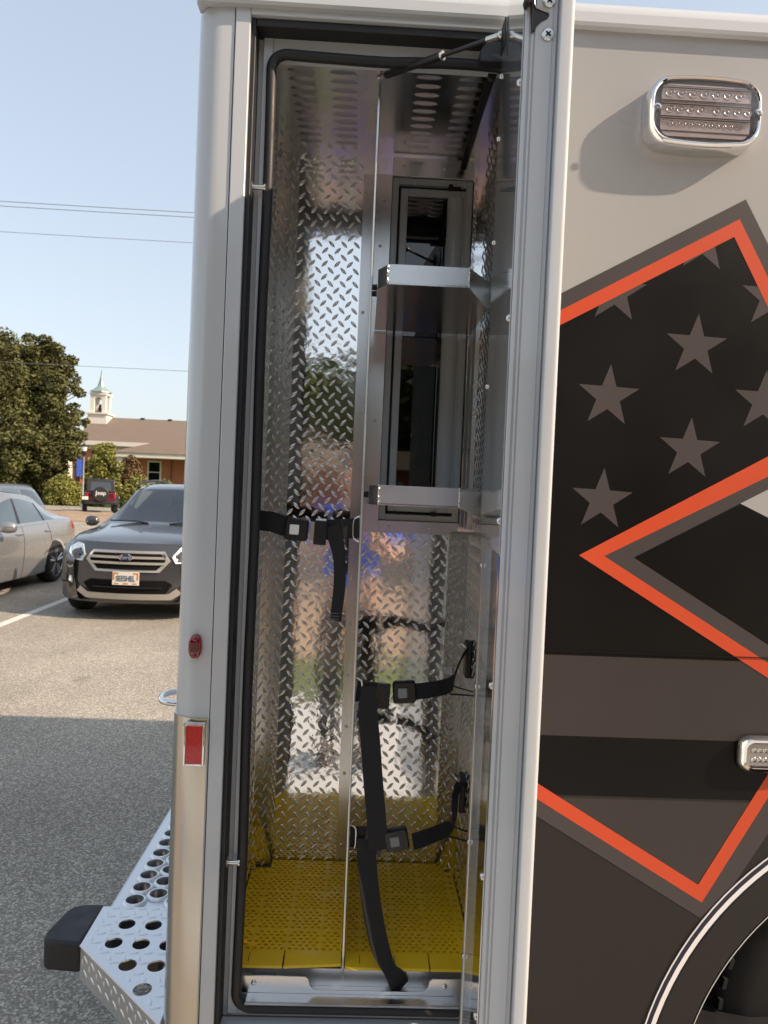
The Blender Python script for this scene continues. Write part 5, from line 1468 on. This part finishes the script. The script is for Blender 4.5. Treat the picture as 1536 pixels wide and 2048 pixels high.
# ================================================================== PLANTS
def leafmat(name, col, col2):
    m = mat(name, col, 0.6, spec=0.25)
    t = m.node_tree; n = t.nodes; l = t.links; b = n['Principled BSDF']
    gi = n.new('ShaderNodeNewGeometry')
    nz = n.new('ShaderNodeTexNoise'); nz.inputs['Scale'].default_value = 0.8; nz.inputs['Detail'].default_value = 6
    tc = n.new('ShaderNodeTexCoord'); l.new(tc.outputs['Object'], nz.inputs['Vector'])
    ad = n.new('ShaderNodeMath'); ad.operation = 'MULTIPLY_ADD'; ad.inputs[1].default_value = 0.38
    l.new(gi.outputs['Random Per Island'], ad.inputs[0])
    s_ = n.new('ShaderNodeMath'); s_.operation = 'MULTIPLY_ADD'; s_.inputs[1].default_value = 1.3; s_.inputs[2].default_value = -0.34
    l.new(nz.outputs['Fac'], s_.inputs[0]); l.new(s_.outputs[0], ad.inputs[2])
    mx = n.new('ShaderNodeMix'); mx.data_type = 'RGBA'; mx.inputs[6].default_value = (*col,1); mx.inputs[7].default_value = (*col2,1)
    l.new(ad.outputs[0], mx.inputs[0]); l.new(mx.outputs[2], b.inputs['Base Color'])
    b.inputs['Subsurface Weight'].default_value = 0.0
    return m
M['leaf_dark'] = leafmat('oak_leaves', (0.030,0.040,0.012), (0.165,0.160,0.055))
M['leaf_yel'] = leafmat('crape_leaves', (0.11,0.125,0.025), (0.32,0.30,0.08))
M['leaf_mid'] = leafmat('shrub_leaves', (0.055,0.080,0.018), (0.20,0.22,0.055))
M['leaf_red'] = leafmat('russet_leaves', (0.09,0.065,0.030), (0.20,0.12,0.06))
M['bark'] = vary(mat('bark', (0.09,0.07,0.055), 0.9), 4, 0.3, 0.05, bump=0.02, bump_scale=12)

def leaves(clumps, n, size, flat=0.5):
    """small two-triangle leaves spread through lumpy clumps; clumps (centre, radius xyz)"""
    out_v = []
    wts = np.array([c[1][0]*c[1][1]*c[1][2] for c in clumps])**(2/3); wts /= wts.sum()
    for (cc, rr), wgt in zip(clumps, wts):
        k = max(8, int(n*wgt))
        d = rng.normal(size=(k,3)); d /= np.linalg.norm(d, axis=1)[:,None]
        rad = rng.random(k)**0.22
        # lumpy outline
        lump = np.array([1+0.22*noise.noise(Vector((x*2.2+cc[0], y*2.2+cc[1], z*2.2+cc[2]))) for x, y, z in d])
        p = np.array(cc)[None] + d*rad[:,None]*lump[:,None]*np.array(rr)[None]
        a = rng.normal(size=(k,3)); a[:,2] *= flat; a /= np.linalg.norm(a, axis=1)[:,None]
        b = np.cross(a, rng.normal(size=(k,3))); b /= np.linalg.norm(b, axis=1)[:,None]
        s_ = size*(0.6+0.8*rng.random(k))[:,None]
        quad = np.stack([p-a*s_, p+b*s_*0.55, p+a*s_, p-b*s_*0.55], 1)
        out_v.append(quad.reshape(-1,3))
    V = np.concatenate(out_v)
    F = np.arange(len(V)).reshape(-1,4)
    return V, F
def leaf_obj(name, clumps, n, size, m, parent):
    V, F = leaves(clumps, n, size)
    me = bpy.data.meshes.new(name); me.from_pydata(V.tolist(), [], F.tolist()); me.materials.append(m)
    o = bpy.data.objects.new(name, me); COL.objects.link(o); adopt(o, parent)
    return o
def limb(mb_, p, q, r0, r1, bend=0.12, n=6):
    p = Vector(p); q = Vector(q); L_ = (q-p).length
    off = Vector((random.uniform(-1,1), random.uniform(-1,1), random.uniform(-0.3,0.3)))*L_*bend
    pts = [p.lerp(q, k/n)+off*math.sin(math.pi*k/n) for k in range(n+1)]
    mb_.tube(pts, [r0+(r1-r0)*k/n for k in range(n+1)], 8)
def tree(name, loc, h, rx, rz0, label, m, n=24000, leaf=0.22, clumpn=34, seed=1, trunk_r=0.35, cat='tree', group=None, narrow=0.55, ry=None):
    random.seed(seed)
    t = root(name, loc, label, cat, group)
    x, y, z = loc
    ry = ry or rx
    tb = MB()
    limb(tb, (x,y,z-0.1), (x+0.2,y,z+h*0.45), trunk_r, trunk_r*0.6, 0.03)
    limb(tb, (x+0.2,y,z+h*0.45), (x,y,z+h*0.9), trunk_r*0.6, 0.05, 0.05)
    cl_ = []
    for k in range(clumpn):
        f = (k+0.5)/clumpn
        zz = rz0+(h-rz0)*f
        env = math.sin(math.pi*min(1, 0.16+0.84*f))**narrow
        a = k*2.399+random.uniform(-0.4,0.4)
        rr = math.sqrt(random.random())*0.85 if k % 3 else random.uniform(0.7,0.95)
        cr_ = rx*(0.26+0.16*random.random())*(1.0 if clumpn < 60 else 0.72)
        c_ = (x+math.cos(a)*rr*rx*env*0.8, y+math.sin(a)*rr*ry*env*0.8, z+zz)
        cl_.append((c_, (cr_*1.1, cr_*1.1, cr_*0.85)))
        if k % 2 == 0: limb(tb, (x+0.1,y,z+max(h*0.2,zz-rx*0.5)), c_, trunk_r*0.28, 0.03, 0.1)
    if clumpn >= 60:
        for k in range(70):
            f = random.uniform(0.12, 0.97); env = math.sin(math.pi*min(1, 0.16+0.84*f))**narrow
            a = random.uniform(0, 2*math.pi); cr_ = rx*random.uniform(0.07, 0.15)
            c_ = (x+math.cos(a)*rx*env*random.uniform(0.92,1.14), y+math.sin(a)*ry*env*random.uniform(0.92,1.14), z+rz0+(h-rz0)*f+(random.uniform(0,0.9) if f > 0.8 else 0))
            cl_.append((c_, (cr_*1.3, cr_*1.3, cr_*0.8)))
            limb(tb, (x,y,z+max(h*0.2,(rz0+(h-rz0)*f)*0.8)), c_, 0.07, 0.02, 0.06, 4)
    tb.build('trunk', M['bark'], t, smooth=True)
    leaf_obj('crown', cl_, n, leaf, m, t)
    return t
def shrub(loc, w_, h, label, m, n=5000, leaf=0.10, seed=3, d_=None, name='shrub', cat='shrub', group='shrubs in the planting bed'):
    random.seed(seed)
    t = root(name, loc, label, cat, group)
    x, y, z = loc; d_ = d_ or w_
    cl_ = []
    sb_ = MB()
    for k in range(14):
        a = k*2.399; rr = math.sqrt((k+0.5)/14)
        zz = h*(0.30+0.55*(1-rr*0.75)*random.uniform(0.75,1.1))
        r_ = w_*0.5*random.uniform(0.30,0.46)
        c_ = (x+math.cos(a)*rr*w_*0.36, y+math.sin(a)*rr*d_*0.36, z+zz)
        cl_.append((c_, (r_, r_, min(r_*0.9, h*0.32))))
        limb(sb_, (x+math.cos(a)*0.1*w_*0.3, y+math.sin(a)*0.1*d_*0.3, z-0.02), c_, 0.03, 0.01, 0.1, 4)
    for k in range(6):
        a = k*1.05+0.2; c_ = (x+math.cos(a)*w_*0.34, y+math.sin(a)*d_*0.34, z+h*0.2); cl_.append((c_, (w_*0.18,d_*0.18,h*0.22)))
    sb_.build('stem', M['bark'], t)
    leaf_obj('foliage', cl_, n, leaf, m, t)
    return t
tree('oak_tree', (-27.3,50,0), 11.4, 5.2, 0.8, 'huge dark oak at the left edge of the photo, left of the church', M['leaf_dark'], 80000, 0.12, 120, 11, 0.5, group='trees around the church', narrow=0.42)
tree('oak_tree', (-23.6,51.5,0), 11.3, 2.9, 1.0, 'dark oak crown against the sky just left of the steeple', M['leaf_dark'], 48000, 0.12, 80, 12, 0.35, group='trees around the church', narrow=0.40)
tree('oak_tree', (-41.5,66,0), 17.0, 6.0, 3.0, 'tall oak top rising behind the others at the left edge', M['leaf_dark'], 22000, 0.28, 34, 13, 0.5, group='trees around the church')
tree('background_tree', (-35.0,93,0), 10.4, 4.0, 1.5, 'light green tree behind the church roof, beside the cupola', M['leaf_mid'], 9000, 0.3, 20, 17, 0.3, group='trees around the church')
tree('crape_myrtle', (-18.0,48.5,0), 4.0, 1.5, 0.9, 'yellow-green small tree rising above the off-roader', M['leaf_yel'], 9000, 0.10, 22, 14, 0.08, group='small trees in front of the church')
tree('crape_myrtle', (-16.6,50.0,0), 3.5, 1.15, 0.8, 'russet small tree just right of the yellow-green one', M['leaf_red'], 5000, 0.09, 16, 15, 0.08, group='small trees in front of the church')
shrub((-20.2,47.2,0), 2.5, 2.35, 'bright green shrub left of the lamp post', M['leaf_yel'], 8000, 0.085, 3)
shrub((-18.8,48.6,0), 1.9, 2.0, 'darker shrub behind the lamp post foot', M['leaf_mid'], 5000, 0.085, 4)
shrub((-15.2,46.9,0), 2.2, 2.5, 'yellow-green shrub right of the off-roader', M['leaf_yel'], 7000, 0.085, 5)
shrub((-13.4,46.6,0), 2.4, 2.0, 'green shrub above the grey SUV roof', M['leaf_mid'], 8000, 0.085, 6)
shrub((-11.6,47.4,0), 2.4, 1.5, 'low dark green shrub in front of the porch windows', M['leaf_mid'], 7000, 0.085, 7)
shrub((-27.0,47.5,0), 2.4, 1.5, 'low yellow-green shrub at the left edge above the minivan', M['leaf_yel'], 5000, 0.085, 8)

# ================================================================== CHURCH
def brickmat(name, scale=1.0):
    m = mat(name, (0.40,0.13,0.065), 0.85)
    t = m.node_tree; n = t.nodes; l = t.links; b = n['Principled BSDF']
    tc = n.new('ShaderNodeTexCoord'); mp = n.new('ShaderNodeMapping'); mp.inputs['Rotation'].default_value = (R(90),0,0)
    l.new(tc.outputs['Object'], mp.inputs['Vector'])
    br_ = n.new('ShaderNodeTexBrick'); br_.inputs['Scale'].default_value = 4.6*scale
    br_.inputs['Color1'].default_value = (0.50,0.165,0.085,1); br_.inputs['Color2'].default_value = (0.38,0.115,0.06,1); br_.inputs['Mortar'].default_value = (0.42,0.30,0.22,1)
    br_.inputs['Mortar Size'].default_value = 0.012
    l.new(mp.outputs['Vector'], br_.inputs['Vector']); l.new(br_.outputs['Color'], b.inputs['Base Color'])
    return m
M['brick'] = brickmat('red_brick')
M['shingle'] = vary(mat('brown_shingles', (0.175,0.135,0.105), 0.9), 1.5, 0.16, 0.03, detail=8, stretch=(1,1,4), bump=0.02, bump_scale=14)
M['church_white'] = vary(mat('church_white_paint', (0.72,0.67,0.60), 0.6), 1.0, 0.06, 0.05)
M['copper'] = vary(mat('copper_green', (0.24,0.32,0.30), 0.5, 0.2), 2, 0.15, 0.08)
ch = root('church', (-18,78,0), 'red brick church with brown roof, white cupola and green spire', 'church')
x0, x1 = -29.6, 14.0
bxp('nave_wall', M['brick'], ch, x0+0.5, x1, 72.6, 84.0, 0, 5.6)
MB().prism([(71.9,5.86),(78.2,8.86),(84.6,5.86),(84.6,5.70),(78.2,8.66),(71.9,5.70)], 'x', x0, x1).build('nave_roof', M['shingle'], ch)
MB().prism([(72.6,5.6),(78.2,8.60),(84.0,5.6)], 'x', x0+0.5, x0+0.7).build('gable', M['church_white'], ch)
bxp('eave_fascia', M['church_white'], ch, x0, x1, 71.88, 72.05, 5.42, 5.86)
bxp('eave_frieze', M['church_white'], ch, x0+0.45, x1, 72.5, 72.59, 5.05, 5.42)
for xv in (-24.6,-21.6): bxp('ridge_vent', M['car_black'], ch, xv-0.2, xv+0.2, 77.9, 78.3, 8.8, 8.95)
# cupola
tx, ty_ = -28.95, 77.3
cu = bxp('cupola_base', M['church_white'], ch, tx-1.02, tx+1.02, ty_-0.95, ty_+0.95, 6.6, 9.0)
bxp('cupola_cornice', M['church_white'], cu, tx-1.2, tx+1.2, ty_-1.12, ty_+1.12, 9.0, 9.18)
for sx in (-1,1):
    for sy in (-1,1): bxp('cupola_pier', M['church_white'], cu, tx+sx*0.62-0.2, tx+sx*0.62+0.2, ty_+sy*0.6-0.2, ty_+sy*0.6+0.2, 9.18, 11.1)
for sy in (-1,1):
    arcp = [(-0.42,10.45)]+[(-0.42*math.cos(R(a)), 10.45+0.42*math.sin(R(a))) for a in range(10,180,10)]+[(0.42,10.45),(0.42,11.1),(-0.42,11.1)]
    MB().prism([(tx+p[0],p[1]) for p in arcp], 'y', ty_+sy*0.6-0.18, ty_+sy*0.6+0.18).build('cupola_arch', M['church_white'], cu)
bxp('cupola_entablature', M['church_white'], cu, tx-0.92, tx+0.92, ty_-0.9, ty_+0.9, 11.1, 11.42)
b = MB(); rings = []
for hh, rr_ in ((11.42,1.18),(11.52,1.15),(11.78,0.72),(12.05,0.42),(12.4,0.29),(13.3,0.10),(14.0,0.03)):
    rings.append([(tx+rr_*math.cos(2*math.pi*k/8+0.39), ty_+rr_*math.sin(2*math.pi*k/8+0.39), hh) for k in range(8)])
b.loft(rings).build('spire', M['copper'], cu)
MB().lathe([(0.06,10.15),(0.16,10.1),(0.22,9.9),(0.26,9.65),(0.36,9.48),(0.34,9.45)], (tx,ty_,0), 'z', 16).build('bell', M['car_black'], cu, smooth=True)
bxp('bell_frame', M['car_black'], cu, tx-0.40, tx+0.40, ty_-0.05, ty_+0.05, 9.2, 9.4)
# cross wing on the left with columned portico
bxp('portico_wall', M['church_white'], ch, -36, -30.0, 70.6, 80, 0, 5.2)
MB().prism([(-36.5,5.6),(-33.2,7.9),(-29.2,5.6),(-29.2,5.2),(-36.5,5.2)], 'y', 66.5, 79).build('portico_roof', M['shingle'], ch)
bxp('portico_beam', M['church_white'], ch, -36.2, -29.3, 66.7, 67.2, 4.7, 5.2)
for xx in (-30.0,-31.6,-34.0): MB().cyl((xx,67,0),(xx,67,4.7),0.27,0.23,14).build('column', M['church_white'], ch, smooth=True)
# hipped porch wing on the right
bxp('wing_wall', M['brick'], ch, -22.6, -8.0, 68.2, 72.5, 0, 4.15)
b = MB()
b.add([(-23.6,65.6,4.55),(-7.0,65.6,4.55),(-7.0,72.5,4.55),(-23.6,72.5,4.55),(-17.6,69.0,6.55),(-13.0,69.0,6.55)], [(0,1,5,4),(1,2,5),(2,3,4,5),(3,0,4)])
b.build('porch_roof', M['shingle'], ch)
bxp('porch_fascia', M['church_white'], ch, -23.5, -7.1, 65.7, 72.4, 4.13, 4.545)
for xx in (-16.55,-22.9): bxp('porch_column', M['church_white'], ch, xx-0.24, xx+0.24, 65.9, 66.38, 0, 4.12, 0.02)
def win(x, y, z0, z1, w_):
    f_ = MB(); ringbox(f_, x-w_/2, x+w_/2, z0, z1, 0.14, y-0.10, y-0.002); f_.box(x-w_/2+0.14, x+w_/2-0.14, y-0.08, y-0.03, (z0+z1)/2-0.04, (z0+z1)/2+0.04)
    o = f_.build('window', M['church_white'], ch); bxp('pane', M['car_glass_dk'], o, x-w_/2+0.14, x+w_/2-0.14, y-0.05, y-0.02, z0+0.14, z1-0.14)
    bxp('sill', M['church_white'], o, x-w_/2-0.12, x+w_/2+0.12, y-0.2, y-0.002, z0-0.13, z0-0.003)
    return o
win(-20.25,68.2,1.75,3.95,1.35); win(-16.2,68.2,1.75,3.95,1.35); win(-12.5,68.2,1.75,3.95,1.35)
win(-23.9,72.6,3.5,4.55,1.5); win(-27.6,72.6,1.6,4.2,1.4)
MB().cyl((-18.6,68.08,0),(-18.6,68.08,4.1),0.05,n=8).build('downpipe', M['bark'], ch)
# lamp post with banner
lp = root('lamp_post', (-17.45,43.5,0), 'black lantern lamp post with a blue banner in front of the church', 'lamp post')
lx_, ly_ = -17.45, 43.5
MB().lathe([(0.10,0),(0.10,0.25),(0.06,0.35),(0.05,1.2),(0.045,3.15),(0.07,3.2)], (lx_,ly_,0), 'z', 12).build('pole', mat('pole_grey',(0.35,0.34,0.36),0.5,0.3), lp, smooth=True)
MB().lathe([(0.07,3.2),(0.10,3.28),(0.14,3.45),(0.17,3.55)], (lx_,ly_,0), 'z', 12).build('lantern_base', M['car_black'], lp, smooth=True)
MB().lathe([(0.14,3.551),(0.18,3.80),(0.17,3.82)], (lx_,ly_,0), 'z', 12).build('lantern_glass', mat('lantern_glass',(0.6,0.58,0.52),0.3), lp, smooth=True)
MB().lathe([(0.21,3.82),(0.15,3.93),(0.05,4.0),(0.03,4.1)], (lx_,ly_,0), 'z', 12).build('lantern_cap', M['car_black'], lp, smooth=True)
M['banner'] = vary(mat('blue_banner', (0.06,0.13,0.55), 0.7), 6, 0.25, 0.05)
bxp('banner', M['banner'], lp, lx_-0.42, lx_-0.06, ly_-0.012, ly_+0.012, 1.95, 3.05)
bxp('banner_arm', M['car_black'], lp, lx_-0.44, lx_-0.04, ly_-0.02, ly_+0.02, 3.051, 3.08)
# power lines
def wire(z0, z1, y, r_, label):
    pts = []
    for k in range(41):
        x = -90+150*k/40; t = k/40
        pts.append((x, y+0.02*x, z0+(z1-z0)*t+0.00035*(x+12)**2))
    o = MB().tube(pts, r_, 5).build('power_line', M['wire'], None, smooth=True); tag(o, label, 'power line', 'power lines')
M['wire'] = mat('wire_grey', (0.16,0.17,0.19), 0.6)
wire(13.25,13.62,30,0.014,'upper wire of the highest pair of power lines in the sky')
wire(13.05,13.42,30,0.014,'lower wire of the highest pair of power lines in the sky')
wire(12.05,12.25,30,0.011,'single power line below the highest pair in the sky')
wire(6.55,6.68,30,0.010,'low single power line crossing the oak and passing above the steeple')

# ================================================================== BEHIND THE CAMERA, seen in the polished metal
slab('concrete_apron', M['concrete'], -70, 70, -3.05, -0.95, 0.004)
slab('lawn', M['grass'], -70, 70, -60, -3.052, 0.03)
slab('mulch_path', M['mulch'], -70, 70, -21, -4.3, 0.045)
bb = root('brick_hall', (-10,-30,0), 'low red brick hall across the lawn, mirrored in the polished metal', 'building')
bxp('wall', M['brick'], bb, -30, 6, -34, -28, 0, 2.7)
MB().prism([(-27.4,2.7),(-31,3.7),(-34.6,2.7)], 'x', -30.5, 6.5).build('roof', M['shingle'], bb)
for k in range(8):
    xx = -27+4*k
    f_ = MB(); ringbox(f_, xx-0.7, xx+0.7, 0.8, 2.2, 0.12, -27.998, -27.9)
    wo = f_.build('window', M['church_white'], bb); bxp('pane', M['car_glass_dk'], wo, xx-0.58, xx+0.58, -27.98, -27.95, 0.92, 2.08)
for k, (x, y, h) in enumerate(((-17,-38,8.6),(-9.5,-39,8.2),(-5.2,-38,7.9),(-1.2,-38.5,8.1),(3.2,-38,8.0),(9,-37,8.2),(18,-36,9.0),(27,-35,8.6),(-27,-37,8.4))):
    tree('hall_tree', (x,y,0), h, 5.0, 0.6, ('bushy tree standing behind the brick hall, mirrored in the polished metal'), M['leaf_mid'], 9000, 0.42, 24, 30+k, 0.3, group='trees behind the brick hall')

for k, (x, y, h, rx_) in enumerate(((5.4,-14.5,10.8,3.5),(11.5,-16,10.5,4.2),(-6.0,-15.5,8.2,3.2),(-12.5,-17,8.4,4.0))):  # invented trees, added to block sky from the side wall reflections
    tree('sky_blocker_tree', (x,y,0), h, rx_, 0.3, ('added dense tree towards the wheel arch, darkens what the side walls mirror','added tall tree farthest towards the front of the ambulance, darkens what the side walls mirror','added dense tree near the brick hall on the bumper side, darkens what the side walls mirror','added tall tree farthest on the bumper side, darkens what the side walls mirror')[k], M['leaf_dark'], 9000, 0.34, 26, 50+k, 0.3, group='unseen trees added to darken the side wall reflections', narrow=0.4)

# the photographer, mirrored in the tread plate
per = root('person', (-0.05,-1.86,0), 'person in a blue shirt and dark trousers taking the picture, mirrored in the metal', 'person')
def skinned(name, joints, edges, m, parent, rootv=0, sub=2):
    me = bpy.data.meshes.new(name)
    me.from_pydata([j[0] for j in joints], edges, [])
    o = bpy.data.objects.new(name, me); COL.objects.link(o)
    sk_ = o.modifiers.new('skin','SKIN'); sk_.use_smooth_shade = True
    if not me.skin_vertices: 
        me.attributes.new if False else None
    lay = me.skin_vertices[0].data
    for i, j in enumerate(joints):
        r_ = j[1] if isinstance(j[1], tuple) else (j[1], j[1])
        lay[i].radius = r_; lay[i].use_root = (i == rootv)
    sb_ = o.modifiers.new('sub','SUBSURF'); sb_.levels = sub; sb_.render_levels = sub
    me.materials.append(m); adopt(o, parent)
    return o
M['shirt'] = vary(mat('blue_shirt', (0.05,0.17,0.75), 0.8), 8, 0.15, 0.05, bump=0.004, bump_scale=14)
M['trousers'] = vary(mat('dark_trousers', (0.03,0.03,0.035), 0.8), 8, 0.2, 0.05)
M['skin'] = vary(mat('skin', (0.50,0.30,0.21), 0.55), 10, 0.08, 0.05)
M['hair'] = vary(mat('dark_hair', (0.03,0.022,0.016), 0.6), 30, 0.3, 0.05)
px0, py0 = -0.05, -1.86
B = lambda x, y, z: (px0+x, py0+y, z)
J = [(B(0,0,1.00),(0.15,0.11)), (B(0,0.01,1.18),(0.145,0.105)), (B(0,0.0,1.38),(0.165,0.11)), (B(0,-0.01,1.51),(0.10,0.075)), (B(0,0.0,1.585),0.055), (B(0,0.02,1.66),0.05),
     (B(0.19,-0.01,1.47),0.065), (B(0.25,0.08,1.24),0.050), (B(0.12,0.30,1.40),0.040), (B(0.085,0.37,1.50),0.030),
     (B(-0.19,-0.01,1.47),0.065), (B(-0.25,0.08,1.24),0.050), (B(-0.02,0.30,1.40),0.040), (B(0.012,0.37,1.50),0.030),
     (B(0.10,0,0.90),0.095), (B(0.11,0.01,0.52),0.062), (B(0.11,-0.03,0.10),0.043), (B(0.12,0.10,0.05),0.040),
     (B(-0.10,0,0.90),0.095), (B(-0.11,0.01,0.52),0.062), (B(-0.11,-0.03,0.10),0.043), (B(-0.12,0.10,0.05),0.040)]
Eg = [(0,1),(1,2),(2,3),(3,4),(4,5),(2,6),(6,7),(7,8),(8,9),(2,10),(10,11),(11,12),(12,13),(0,14),(14,15),(15,16),(16,17),(0,18),(18,19),(19,20),(20,21)]
bod = skinned('body', J, Eg, M['skin'], per)
shirtJ = [(B(0,0,0.97),(0.165,0.125)), (B(0,0.01,1.18),(0.160,0.118)), (B(0,0.0,1.38),(0.180,0.122)), (B(0,-0.01,1.52),(0.105,0.085)), (B(0.20,-0.01,1.47),0.078), (B(0.245,0.05,1.31),0.066), (B(-0.20,-0.01,1.47),0.078), (B(-0.245,0.05,1.31),0.066)]
skinned('shirt', shirtJ, [(0,1),(1,2),(2,3),(2,4),(4,5),(2,6),(6,7)], M['shirt'], bod)
trJ = [(B(0,0,0.99),(0.160,0.120)), (B(0.10,0,0.88),0.105), (B(0.11,0.01,0.52),0.076), (B(0.11,-0.03,0.09),0.062), (B(-0.10,0,0.88),0.105), (B(-0.11,0.01,0.52),0.076), (B(-0.11,-0.03,0.09),0.062)]
skinned('trousers', trJ, [(0,1),(1,2),(2,3),(0,4),(4,5),(5,6)], M['trousers'], bod)
hd = MB(); rings = []
for k in range(13):
    t = k/12; z = 1.635+0.235*t
    rr_ = math.sin(math.pi*min(1,0.10+0.90*t)**0.9)**0.55
    jaw = 0.74+0.26*min(1,t*2.2)
    rings.append([B(0.076*rr_*jaw*math.cos(2*math.pi*q/20), 0.02+0.096*rr_*math.sin(2*math.pi*q/20)+(0.012 if 4 <= q <= 6 and 3 <= k <= 6 else 0), z) for q in range(20)])
hd.loft(rings)
for sx in (-1,1): hd.lathe([(0.006,-0.02),(0.026,-0.01),(0.030,0.008),(0.006,0.016)], B(sx*0.078,0.012,1.745), 'x', 10)
head = hd.build('head', M['skin'], bod, smooth=True, angle=80)
hr = MB(); rings = []
for k in range(7):
    t = k/6; z = 1.765+0.118*t
    rr_ = math.cos(math.pi/2*t*0.97)**0.6
    rings.append([B(0.086*rr_*math.cos(2*math.pi*q/20), 0.010+0.100*rr_*math.sin(2*math.pi*q/20)*(1 if math.sin(2*math.pi*q/20) < 0 or t > 0.45 else 0.80), z) for q in range(20)])
hr.loft(rings); hr.build('hair', M['hair'], bod, smooth=True, angle=80)
for sx in (-1,1):
    MB().lathe([(0.004,0),(0.010,0.003),(0.0115,0.010),(0.004,0.016)], B(sx*0.031,0.103,1.752), 'y', 10).build('eye', M['hair'], bod, smooth=True)
    wx = 0.0485+px0+sx*0.0365
    hj = [((wx,py0+0.37,1.50),(0.026,0.018)), ((wx-sx*0.004,py0+0.395,1.555),(0.034,0.015))]
    he = [(0,1)]
    for f_ in range(4):
        zf = 1.560+0.019*f_; b0 = len(hj)
        hj += [((wx-sx*0.004,py0+0.405,zf),0.0092), ((wx-sx*(0.006),py0+0.428-0.003*abs(f_-1.5),zf+0.010),0.0085), ((wx-sx*0.022,py0+0.432,zf+0.012),0.0072)]
        he += [(1,b0),(b0,b0+1),(b0+1,b0+2)]
    b0 = len(hj); hj += [((wx-sx*0.010,py0+0.398,1.535),0.0105), ((wx-sx*0.026,py0+0.402,1.565),0.0088)]; he += [(0,b0),(b0,b0+1)]
    skinned('hand', hj, he, M['skin'], bod)
    MB().obox(B(sx*0.118,0.06,0.045), (0.095,0.27,0.075), Matrix.Identity(3)).build('shoe', M['hair'], bod, bevel=0.03, seg=3)
ph = root('phone', (-0.002,-1.4395,1.60), 'black phone held up by the person in blue', 'phone')
bxp('phone_body', M['plastic_blk'], ph, -0.0395, 0.0355, -1.444, -1.436, 1.515, 1.665, 0.003)
